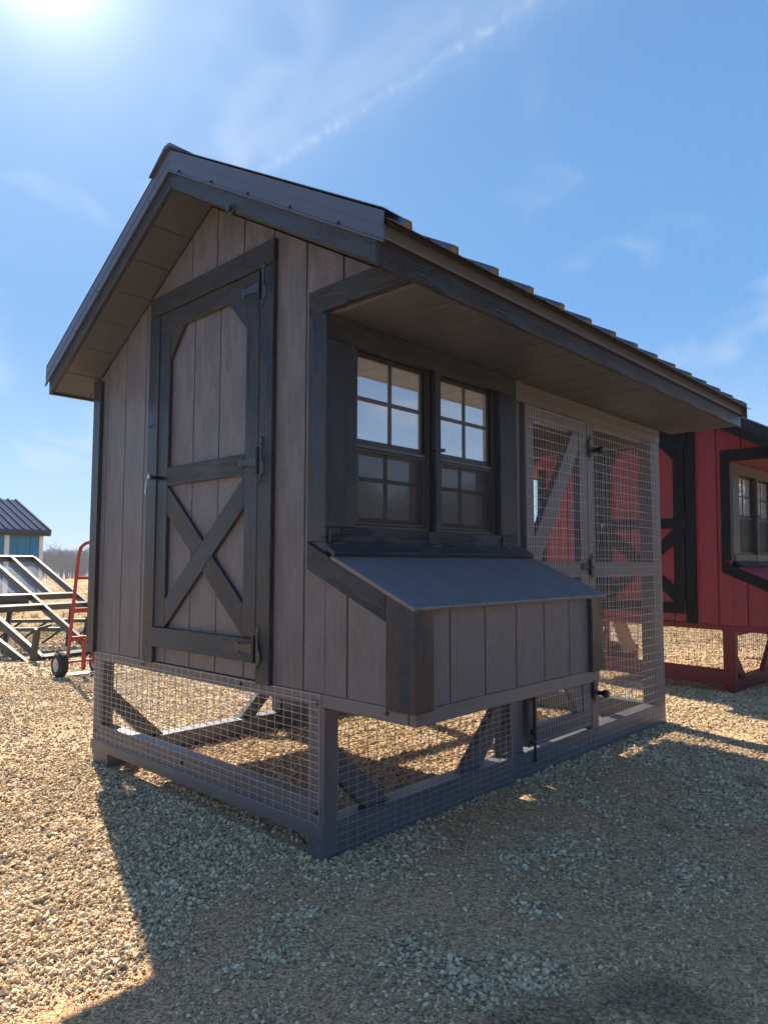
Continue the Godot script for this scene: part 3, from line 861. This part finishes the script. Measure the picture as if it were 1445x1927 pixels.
	board(c, "knee_brace", k.lumber, side(-0.072), poly([1.178, 0.42, 1.178, 0.30, 0.985, 0.1125, 0.845, 0.1125]), 0.042, Vector2(1, 0.95))
	board(c, "knee_brace", k.lumber, side(-1.79), poly([0.0705, 0.37, 0.0705, 0.27, 0.26, 0.0805, 0.375, 0.0805]), 0.042, Vector2(1, -0.95))
	board(c, "knee_brace", k.lumber, side(-1.79), poly([1.178, 0.36, 1.178, 0.25, 1.005, 0.0805, 0.885, 0.0805]), 0.042, Vector2(1, 0.95))
	# welded wire round the base
	wire_panel(c, front(0.003), -1.797, -0.020, 0.0508, 0.117, 0.563, 0.0262)
	for q in [[-0.036, 0.150], [-0.036, 0.532], [-0.93, 0.152], [-1.77, 0.16], [-0.5, 0.545], [-1.3, 0.545]]: screw_head(c, front(0.0145 if q[1] < 0.12 else -0.001), q[0], q[1], 0.0055)
	wire_panel(c, side(0.0018), 0.0635, 1.186, 0.0508, 0.018, 0.508, 0.0262)
	wire_panel(c, side(-1.818), 0.03, 1.24, 0.0508, 0.03, 0.54, 0.0262)
	# ---- soffits
	var sc := floori(3.48 / G8)
	for i in sc + 1:
		var a := -0.19 + i * G8
		var b := minf(a + G8, 3.29)
		if b - a < 0.03: continue
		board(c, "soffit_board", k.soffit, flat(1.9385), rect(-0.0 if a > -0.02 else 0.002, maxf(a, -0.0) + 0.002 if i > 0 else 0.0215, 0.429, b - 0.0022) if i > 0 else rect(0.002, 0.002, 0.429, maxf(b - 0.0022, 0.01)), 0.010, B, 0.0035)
	for sd in [-1, 1]:
		var th := atan(SL)
		var dn := Vector3(cos(th) * sd, -sin(th), 0)
		var nn := Vector3(sin(th) * sd, cos(th), 0)
		var L := (APX - EL if sd < 0 else 0.425 - APX) / cos(th)
		var j := 0.0
		while j < L - 0.01:
			var e := minf(j + G8, L)
			var xa := dn if sd > 0 else dn
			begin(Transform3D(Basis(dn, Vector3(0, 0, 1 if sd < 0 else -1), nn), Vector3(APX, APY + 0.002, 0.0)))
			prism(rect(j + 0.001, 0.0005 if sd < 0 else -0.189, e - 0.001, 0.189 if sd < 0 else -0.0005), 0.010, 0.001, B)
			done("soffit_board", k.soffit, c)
			j += G8
	board(c, "soffit_board", k.soffit, side(EL + 0.022).translated_local(Vector3.ZERO), rect(0.0, 0, 0.001, 0.001), 0.001, G, 0.0)
	c.get_child(c.get_child_count() - 1).free()
	begin(Transform3D(Basis(), Vector3(0, 0, BACK + 0.02)))
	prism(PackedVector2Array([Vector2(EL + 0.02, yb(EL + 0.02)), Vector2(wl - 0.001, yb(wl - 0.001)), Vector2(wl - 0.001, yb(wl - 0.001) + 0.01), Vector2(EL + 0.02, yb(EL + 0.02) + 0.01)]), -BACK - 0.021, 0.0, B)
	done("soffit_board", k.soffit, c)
	# ---- roof: deck, fascias, sheets, flashings
	for sd in [0, 1]:
		var x0: float = EL if sd == 0 else APX
		var x1: float = APX if sd == 0 else ER
		begin(front(BACK + 0.021))
		prism(slope_poly(x0 + 0.021 if sd == 0 else x0, x1 if sd == 0 else x1 - 0.021, 0.115, 0.146), 0.187 - BACK, 0.0, B)
		done("roof_deck", M.wood, c)
		for z in [0.189, BACK]:
			board(c, "fascia", k.trim, front(z), slope_poly(x0, x1, 0.0, 0.112), 0.021, Vector2(1, SL if sd == 0 else -SL))
		roof_sheet(c, k.roof, sd == 1)
		var rk := Node3D.new()
		rk.name = "rake_flashing"
		c.add_child(rk, true)
		var xo: float = EL - 0.035 if sd == 0 else APX
		var xp: float = APX if sd == 0 else ER + 0.035
		board(rk, "flashing_face", k.roof, front(0.2105), slope_poly(xo, xp, 0.078, 0.168), 0.006, B, 0.001)
		board(rk, "flashing_hem", k.roof, front(0.2103), slope_poly(xo, xp, 0.070, 0.0775), 0.011, B, 0.002)
		board(rk, "flashing_crease", k.roof, front(0.216), slope_poly(xo, xp, 0.118, 0.122), 0.0025, B, 0.001)
		board(rk, "flashing_top", k.roof, front(0.09), slope_poly(xo, xp, 0.1745, 0.178), 0.1275, B, 0.0008)
		board(rk, "flashing_face", k.roof, front(BACK - 0.008), slope_poly(xo, xp, 0.078, 0.178), 0.006, B, 0.001)
		for i in 5:
			var t := (i + 0.35) / 5.0
			var sx := lerpf(x0, x1, t)
			screw_head(rk, front(0.2165), sx, yb(sx) + 0.084, 0.0045)
		var ex: float = ER if sd else EL
		board(c, "fascia", k.trim, side(ex - 0.021 if sd else ex), rect(-0.1885, yb(ER), -BACK, yb(ER) + 0.068), 0.021, B)
		board(c, "eave_batten", M.closure, side(ex - 0.022 if sd else ex + 0.004), rect(-0.188, yb(ER) + 0.0685, -BACK, yb(ER) + 0.12), 0.018, B, 0.0)
		var sg := 1.0 if sd else -1.0
		var y0 := yb(ER)
		var joints := [-0.205, 2.62, 3.33]
		for i in 2:
			begin(front(-joints[i + 1] + 0.0015))
			var f := PackedVector2Array([Vector2(ex + 0.003 * sg, y0 + 0.084), Vector2(ex + 0.013 * sg, y0 + 0.078), Vector2(ex + 0.0135 * sg, y0 + 0.082), Vector2(ex + 0.006 * sg, y0 + 0.088), Vector2(ex + 0.006 * sg, y0 + 0.138), Vector2(ex + 0.002 * sg, y0 + 0.138)])
			prism(f, joints[i + 1] - joints[i] - 0.003, 0.0, B)
			done("eave_flashing", M.flash if full else k.roof, c)
		begin(front(BACK - 0.01))
		prism(PackedVector2Array([Vector2(ex + 0.007 * sg, y0 + 0.128), Vector2(ex + 0.026 * sg, y0 + 0.118), Vector2(ex + 0.026 * sg, y0 + 0.132), Vector2(ex + 0.007 * sg, y0 + 0.142)]), 0.2 - BACK, 0.0, B)
		done("closure_strip", M.closure, c)
	begin(front(BACK - 0.035))
	var w := 0.15
	prism(PackedVector2Array([Vector2(APX - w, yb(APX - w) + 0.179), Vector2(APX - 0.02, yb(APX - 0.02) + 0.181), Vector2(APX + 0.02, yb(APX + 0.02) + 0.181), Vector2(APX + w, yb(APX + w) + 0.179), Vector2(APX + w, yb(APX + w) + 0.183), Vector2(APX + 0.022, yb(APX + 0.02) + 0.196), Vector2(APX - 0.022, yb(APX - 0.02) + 0.196), Vector2(APX - w, yb(APX - w) + 0.183)]), 0.265 - BACK, 0.0, B)
	done("ridge_cap", k.roof, c)
	if not full:
		board(c, "rear_wall", k.siding, front(-3.06), PackedVector2Array([Vector2(wl, 0.55), Vector2(0, 0.55), Vector2(0, 1.93), Vector2(APX, APY), Vector2(wl, yb(wl))]), 0.014, G)
		return
	# ---- the run
	var run := Node3D.new()
	run.name = "run"
	c.add_child(run, true)
	var Lm: Material = k.lumber
	board(run, "run_post", Lm, side(-0.10), rect(1.200, 0.1125, 1.243, 0.546), 0.098, G)
	board(run, "run_post", Lm, side(-0.115), rect(1.278, 0.1125, 1.332, 1.8395), 0.09, G)
	board(run, "run_post", Lm, side(-0.09), rect(2.002, 0.1125, 2.078, 1.8395), 0.090, G)
	board(run, "run_post", Lm, side(-0.09), rect(2.895, 0.1125, 3.0, 1.8395), 0.090, G)
	board(run, "run_post", Lm, side(-0.09), rect(3.0005, 0.1125, 3.038, 1.8395), 0.090, G)
	board(run, "run_post", Lm, side(-1.81), rect(2.95, 0.0805, 3.038, 1.9), 0.090, G)
	board(run, "run_post", Lm, side(-1.81), rect(2.10, 0.0805, 2.19, 1.9), 0.090, G)
	board(run, "run_post", Lm, side(-1.81), rect(1.27, 0.0805, 1.32, 1.9), 0.090, G)
	board(run, "run_rail", Lm, side(-0.09), rect(1.262, 1.840, 3.038, 1.937), 0.092, B)
	board(run, "run_rail", Lm, side(-1.805), rect(1.262, 1.9005, 3.038, 2.0), 0.05, B)
	board(run, "run_rail", Lm, side(-1.805), rect(1.3205, 0.955, 2.0995, 1.04), 0.04, B)
	board(run, "run_rail", Lm, side(-1.805), rect(2.1905, 0.955, 2.9495, 1.04), 0.04, B)
	board(run, "run_rail", Lm, side(-0.044), rect(2.0785, 0.949, 2.8945, 1.037), 0.042, B)
	board(run, "run_rail", Lm, front(-3.038), rect(-1.714, -0.02, -0.0905, 0.105), 0.09, B)
	board(run, "run_rail", Lm, front(-3.038), rect(-1.7195, 1.84, -0.0905, 1.93), 0.04, B)
	board(run, "run_gable", k.siding, front(-3.052), PackedVector2Array([Vector2(-1.82, 1.85), Vector2(0.0, 1.85), Vector2(0.0, 1.95), Vector2(0.395, 1.952), Vector2(APX, APY), Vector2(-1.82, yb(-1.82))]), 0.013, G)
	wire_panel(run, front(-3.036 + 0.001), -1.8, -0.02, 0.0254, 0.06, 1.86, 0.0508)
	wire_panel(run, side(-1.813), 1.27, 3.03, 0.0254, 0.05, 1.95, 0.0508)
	wire_panel(run, side(0.0035), 2.070, 2.985, 0.0254, 0.10, 1.915, 0.0508)
	wire_panel(run, side(0.0035), 1.262, 2.985, 0.0508, 0.02, 0.085, 0.0262, 0.0008)
	# run door
	var rd := Node3D.new()
	rd.name = "run_door"
	c.add_child(rd, true)
	var rx := -0.038
	board(rd, "door_stile", Lm, side(rx), rect(1.342, 0.132, 1.418, 1.852), 0.040, G)
	board(rd, "door_stile", Lm, side(rx), rect(1.902, 0.132, 1.990, 1.838), 0.040, G)
	board(rd, "door_rail", Lm, side(rx), rect(1.4185, 1.762, 1.9015, 1.838), 0.0395, B)
	board(rd, "door_rail", Lm, side(rx), rect(1.4185, 0.955, 1.9015, 1.041), 0.0395, B)
	board(rd, "door_rail", Lm, side(rx), rect(1.4185, 0.132, 1.9015, 0.222), 0.0395, B)
	board(rd, "door_brace", Lm, side(rx), poly([1.4185, 1.0415, 1.478, 1.0415, 1.9015, 1.66, 1.9015, 1.7615, 1.845, 1.7615, 1.4185, 1.15]), 0.036, Vector2(0.57, 0.82))
	board(rd, "door_brace", Lm, side(rx), poly([1.4185, 0.9545, 1.478, 0.9545, 1.9015, 0.33, 1.9015, 0.2225, 1.845, 0.2225, 1.4185, 0.85]), 0.036, Vector2(0.57, -0.82))
	wire_panel(rd, side(0.0035), 1.356, 1.974, 0.0254, 0.150, 1.825, 0.0508)
	for y in [1.692, 1.012, 0.322]:
		strap_hinge(c, side(0.007), 1.996, y, 0.155, 0.10 if y > 0.9 and y < 1.1 else 0.0, M.iron)
	for y in [1.682, 0.300]:
		begin(Transform3D(Basis(Vector3.FORWARD, PI / 2), Vector3(0.002, y, -2.075)))
		lathe([[0.012, 0.0], [0.012, 0.028], [0.020, 0.032], [0.022, 0.05], [0.018, 0.062], [0.0001, 0.064]], 14)
		done("door_bumper", M.iron, rd)
	var bo := Node3D.new()
	bo.name = "cane_bolt"
	c.add_child(bo, true)
	begin(side(0.016))
	tube(PackedVector3Array([Vector3(1.372, 0.50, 0), Vector3(1.372, 0.06, 0)]), 0.0075)
	tube(PackedVector3Array([Vector3(1.372, 0.165, 0), Vector3(1.335, 0.160, 0.004)]), 0.0075)
	done("bolt_rod", M.iron, bo)
	for y in [0.19, 0.36]:
		board(bo, "bolt_keeper", M.iron, side(0.002), rect(1.352, y, 1.392, y + 0.03), 0.012, B)
	# plain wood pieces inside: a roost ladder leaning under the floor, rafter tails
	var lad := thing("hen_ladder", "plain unpainted cleated plank sloping up inside the wire run of the grey coop", "ramp")
	begin()
	bar(Vector3(-0.55, 0.02, -2.35), Vector3(-0.62, 0.56, -1.32), 0.03, 0.14, Vector3(1, 0, 0))
	done("ladder_plank", M.wood, lad)
	for i in 6:
		var t := (i + 0.5) / 6.0
		begin()
		var a := Vector3(-0.55, 0.04, -2.35).lerp(Vector3(-0.62, 0.58, -1.32), t)
		bar(a + Vector3(-0.08, 0.01, 0), a + Vector3(0.08, 0.01, 0), 0.02, 0.02)
		done("ladder_cleat", M.wood, lad)
	for z in [-1.45, -2.05, -2.65]:
		for sd in [-1, 1]:
			begin()
			var x: float = wl + 0.02 if sd < 0 else 0.4
			bar(Vector3(APX, APY + 0.06, z), Vector3(x, yb(x) + 0.06, z), 0.038, 0.08)
			done("rafter", M.wood, run)

func begin_more_lathe(t: Transform3D) -> void:
	var keep := T
	T = t
	lathe([[0.0001, 0.0], [0.013, 0.001], [0.013, 0.012], [0.0001, 0.013]], 12)
	T = keep

# ------------------------------------------------------------------ far things
func blue_shed() -> void:
	var e := Vector3(-21.165, 0, -7.368)
	var gy := height(-22.5, -5.0)
	var c := thing("shed", "teal blue shed with white corner boards and ribbed grey metal roof", "shed", Vector3(-24.2, gy, -4.2))
	var at := Vector3(-24.2, gy, -4.2)
	var wx := -21.415 - at.x; var z1 := -7.17 - at.z; var z0 := 2.8
	var eave := 2.05 - gy; var ridge := 3.20 - gy
	var hw := wx
	var fr := Transform3D(Basis(Vector3(0, 0, -1), Vector3.UP, Vector3(1, 0, 0)), Vector3(wx - 0.05, 0, 0))
	for k in 16:
		var s := -z0 + k * 0.36
		if s + 0.36 > -z1 + 0.05: continue
		if k >= 9 or k < 5: board(c, "wall_board", M.bluewall, fr, rect(s + 0.005, 0.22, s + 0.355, eave - 0.12), 0.05, Vector2.UP, 0.004)
	board(c, "wall", M.backing, fr.translated_local(Vector3(0, 0, -0.3)), rect(-z0, 0.22, -z1, eave - 0.05), 0.25, Vector2.UP, 0.0)
	for q in [[-z1 - 0.10, -z1 + 0.02], [1.84, 1.98], [-1.3, -1.18], [-z0, -z0 + 0.12]]:
		board(c, "corner_board", M.white, fr.translated_local(Vector3(0, 0, 0.05)), rect(q[0], 0.2, q[1], eave - 0.06), 0.03, Vector2.UP, 0.003)
	board(c, "door", M.bluewall, fr.translated_local(Vector3(0, 0, -0.02)), rect(-1.15, 0.24, 1.8, eave - 0.14), 0.03, Vector2.UP, 0.003)
	begin(Transform3D(Basis(), Vector3(0, 0, z1)))
	prism(PackedVector2Array([Vector2(-hw, 0.22), Vector2(hw - 0.3, 0.22), Vector2(hw - 0.3, eave - 0.05), Vector2(0, ridge - 0.12), Vector2(-hw, eave - 0.05)]), z0 - z1, 0.0)
	done("gable_wall", M.bluewall, c)
	for z in [z1 + 0.4, 0.0, z0 - 0.4]:
		begin()
		bar(Vector3(-hw, 0.1, z), Vector3(hw - 0.1, 0.1, z), 0.2, 0.24)
		done("skid", M.olive, c)
	var th := atan2(ridge - eave, hw + 0.25)
	for sd in [-1, 1]:
		var dn := Vector3(cos(th) * sd, -sin(th), 0); var nn := Vector3(sin(th) * sd, cos(th), 0)
		var L := (hw + 0.25) / cos(th)
		var W := z0 - z1 + 0.36
		begin(Transform3D(Basis(nn.cross(dn), nn, dn), Vector3(0, ridge, z0 + 0.18 if sd > 0 else z1 - 0.18)))
		prism(rect(0, -0.06, W, 0.0), L, 0.0)
		done("roof", M.shedroof, c)
		var roof: Node = c.get_child(c.get_child_count() - 1)
		var u := 0.02
		while u < W:
			begin(Transform3D(Basis(nn.cross(dn), nn, dn), Vector3(0, ridge, z0 + 0.18 if sd > 0 else z1 - 0.18)))
			prism(rect(u, 0.001, u + 0.05, 0.04), L, 0.0)
			done("roof_rib", M.shedrib, roof)
			u += 0.25
		begin(Transform3D(Basis(nn.cross(dn), nn, dn), Vector3(0, ridge, z0 + 0.18 if sd > 0 else z1 - 0.18)))
		prism(rect(0, -0.2, W, -0.061), L + 0.01, 0.0)
		done("eave_board", M.blackroof, c)
	c.rotation.y = 0.0

func pasture_pen() -> void:
	# low frame of dark rails leaning up from the gravel, its sunward faces glaring
	var A := Vector3(-6.472, -0.08, -1.503)
	var d := Vector3(-0.273, 0, -0.962); var perp := Vector3(-0.962, 0, 0.273)
	var up := perp * cos(deg_to_rad(25.0)) + Vector3.UP * sin(deg_to_rad(25.0))
	var nn := d.cross(up)
	if nn.y < 0.0: nn = -nn
	var c := thing("pen_frame", "dark metal pen frame with slanting rails glinting in the sun", "frame", A)
	var pt := func(a: float, b: float, h := 0.0) -> Vector3: return d * a + up * b + nn * h
	var rail := func(a0: float, b0: float, a1: float, b1: float, w: float, called: String, h := 0.0):
		begin()
		bar(pt.call(a0, b0, h), pt.call(a1, b1, h), w, 0.085, nn)
		done(called, M.barlit, c)
	rail.call(0.04, 0.0, 0.10, 1.7, 0.05, "rafter")
	rail.call(-0.12, -0.19, -0.19, 1.6, 0.04, "rafter", -0.05)
	rail.call(0.77, 0.1, 0.97, 2.74, 0.045, "rafter")
	rail.call(1.18, 1.55, 1.32, 2.74, 0.045, "rafter")
	rail.call(1.52, 0.9, 1.69, 2.74, 0.045, "rafter")
	rail.call(0.42, 2.76, 1.69, 2.76, 0.045, "top_rail")
	rail.call(-0.1, 1.55, 1.53, 1.52, 0.045, "cross_rail", 0.002)
	rail.call(-0.2, 1.26, 1.95, 1.23, 0.05, "cross_rail", -0.003)
	rail.call(0.04, 0.02, 1.3, 0.02, 0.06, "bottom_rail", 0.004)
	rail.call(0.10, 2.76, 0.42, 2.76, 0.045, "top_rail", 0.001)
	for q in [[1.45, 1.4], [1.38, 0.95], [0.45, 1.3], [1.25, 0.5]]:
		var a: Vector3 = pt.call(q[0], q[1], -0.05)
		begin()
		bar(a, Vector3(a.x + 0.12, height(A.x + a.x, A.z + a.z) - A.y, a.z + 0.1), 0.05, 0.05)
		done("leg", M.darkbar, c)
	begin()
	bar(Vector3(0.02, 0.0, 0.08), Vector3(0.06, 0.36, 0.06), 0.075, 0.05)
	bar(Vector3(0.06, 0.36, 0.06), Vector3(0.10, 0.40, -0.08), 0.03, 0.03)
	done("wheel_bracket", M.olive, c)
	begin(Transform3D(Basis(d, up, nn), Vector3.ZERO))
	for i in 28: bar(Vector3(0.45 + i * 0.044, 1.58, -0.03), Vector3(0.45 + i * 0.044, 2.74, -0.03), 0.002, 0.002)
	for i in 26: bar(Vector3(0.42, 1.58 + i * 0.045, -0.032), Vector3(1.68, 1.58 + i * 0.045, -0.032), 0.002, 0.002)
	done("wire_mesh", M.wire, c).set_meta("kind", "stuff")

func truss() -> void:
	# a welded lattice beam lying on short legs behind the pen frame
	var a0 := Vector3(-10.2, 0.12, -0.75); var a1 := Vector3(-8.15, 0.12, -3.15)
	var c := thing("lattice_beam", "long dark lattice beam lying low behind the slanting pen frame", "beam", a0)
	var v := a1 - a0
	begin(); bar(Vector3(0, 0.06, 0), v + Vector3(0, 0.06, 0), 0.05, 0.05); done("chord", M.barlit, c)
	var off := Vector3(0.42, -0.02, 0.24)
	begin(); bar(off, v * 0.82 + off, 0.05, 0.05); done("chord", M.barlit, c)
	for i in 9:
		var t := (i + 0.4) / 9.0
		var top := v * t + Vector3(0, 0.05, 0)
		begin()
		bar(top, v * t + Vector3(-0.16, -0.30, 0.42), 0.032, 0.032)
		done("lacing_bar", M.darkbar, c)

func hand_truck() -> void:
	var w := Vector3(-4.95, height(-4.95, -1.15), -1.15)
	var c := thing("hand_truck", "red tubular hand truck with black tyre leaning behind the grey coop", "hand truck", w)
	var y0 := -w.y
	var L := func(x: float, y: float, z: float) -> Vector3: return Vector3(x, y, z) - w
	var path := PackedVector3Array()
	path.append(L.call(-4.93, 0.12, -1.17)); path.append(L.call(-4.93, 1.0, -1.235)); path.append(L.call(-4.925, 1.12, -1.243))
	for i in 7:
		var an := PI * i / 6.0
		path.append(L.call(-4.92, 1.13 + 0.10 * sin(an), -1.365 + 0.12 * cos(an)))
	path.append(L.call(-4.925, 1.10, -1.487)); path.append(L.call(-4.93, 0.05, -1.42))
	begin(); tube(path, 0.017, 8); done("frame_tube", M.redpipe, c)
	for y in [0.88, 0.57, 0.30]:
		begin()
		bar(L.call(-4.93, y, -1.17 - y * 0.062), L.call(-4.93, y, -1.42 - y * 0.05), 0.03, 0.045 if y < 0.6 else 0.03)
		done("cross_bar", M.redpipe, c)
	begin()
	bar(L.call(-4.96, 0.08, -1.12), L.call(-4.96, 0.08, -1.46), 0.02, 0.02)
	bar(L.call(-4.90, 0.0, -1.31), L.call(-4.90, 0.30, -1.31), 0.03, 0.03)
	done("axle_plate", M.redpipe, c)
	begin(); bar(L.call(-5.06, 0.02 - 0.06, -1.31), L.call(-4.93, 0.015 - 0.06, -1.31), 0.22, 0.006); done("toe_plate", M.redpipe, c)
	for z in [0.035, -0.33]:
		var wh := Node3D.new()
		wh.name = "wheel"
		wh.transform = Transform3D(Basis(Vector3.RIGHT, PI / 2), Vector3(-0.02, 0.118, z - 0.045))
		c.add_child(wh, true)
		begin()
		lathe([[0.062, 0.012], [0.068, 0.0], [0.098, 0.002], [0.115, 0.018], [0.121, 0.045], [0.115, 0.072], [0.098, 0.088], [0.068, 0.09], [0.062, 0.078]], 28)
		for i in 20:
			var an := TAU * i / 20
			var e := Vector3(cos(an), 0, sin(an))
			bar(e * 0.114 + Vector3(0, 0.02, 0), e * 0.119 + Vector3(0, 0.07, 0), 0.012, 0.012, e)
		done("tyre", M.rubber, wh)
		begin()
		lathe([[0.0001, 0.076], [0.02, 0.092], [0.024, 0.078], [0.045, 0.070], [0.058, 0.080], [0.0645, 0.084]], 24)
		done("rim", M.rim, wh)

# ------------------------------------------------------------------ scene
const SKYE := 0.395

func _ready() -> void:
	rng.seed = 4711
	var cam := Camera3D.new()
	cam.name = "camera"
	cam.fov = 72.40
	cam.near = 0.05
	cam.far = 3000.0
	cam.transform = Transform3D(Basis.from_euler(Vector3(0.0724, 0.7538, 0.0016)), Vector3(1.8716, 1.0318, 1.6882))
	add_child(cam)
	cam.current = true
	var env := Environment.new()
	env.background_mode = Environment.BG_SKY
	env.sky = make_sky()
	env.tonemap_mode = Environment.TONE_MAPPER_LINEAR
	env.tonemap_exposure = 2.85
	env.fog_enabled = true
	env.fog_density = 0.0013
	env.fog_light_color = Color(0.86, 0.92, 1.0)
	env.sdfgi_enabled = true
	env.ssao_enabled = true
	env.ssil_enabled = true
	var we := WorldEnvironment.new()
	we.name = "world_environment"
	we.environment = env
	add_child(we)
	var sun := DirectionalLight3D.new()
	sun.name = "sun"
	sun.light_energy = 1.6
	sun.light_color = Color(1.0, 0.95, 0.86)
	sun.light_angular_distance = 0.5
	sun.shadow_enabled = true
	sun.look_at_from_position(SUN * 10.0, Vector3.ZERO)
	add_child(sun)

	nz_a.seed = 5; nz_a.frequency = 1.0; nz_a.fractal_octaves = 3
	nz_b.seed = 8; nz_b.frequency = 1.0; nz_b.fractal_octaves = 2
	make_materials()
	make_ground()

	var coop := thing("chicken_coop", "grey chicken coop with dark trim, nest box and wire run in front", "chicken coop")
	hen_house(coop, {"full": true, "siding": M.siding, "trim": M.trim, "lumber": M.lumber, "lid": M.lid, "soffit": M.soffit, "roof": M.roof, "casing": M.trim, "vinyl": M.vinyl, "grille": M.grille, "hinge": M.hinge})
	var red := thing("chicken_coop", "red chicken coop with black trim standing behind the grey one", "chicken coop", Vector3(-0.036, -0.053, -4.594), -0.026)
	hen_house(red, {"full": false, "siding": M.redsiding, "trim": M.black, "lumber": M.redlumber, "lid": M.redsiding, "soffit": M.redsiding, "roof": M.blackroof, "casing": M.casing, "vinyl": M.vinyl, "grille": M.grille, "hinge": M.black})
	red.rotation.z = -0.012
	begin()
	bar(Vector3(-1.62, 0.52, -1.15), Vector3(-1.45, 0.10, -1.15), 0.04, 0.14, Vector3(1, 0.3, 0))
	done("inner_brace", M.wood, red)

	blue_shed()
	pasture_pen()
	truss()
	hand_truck()
	make_woods()
	make_grass()
	make_gravel()
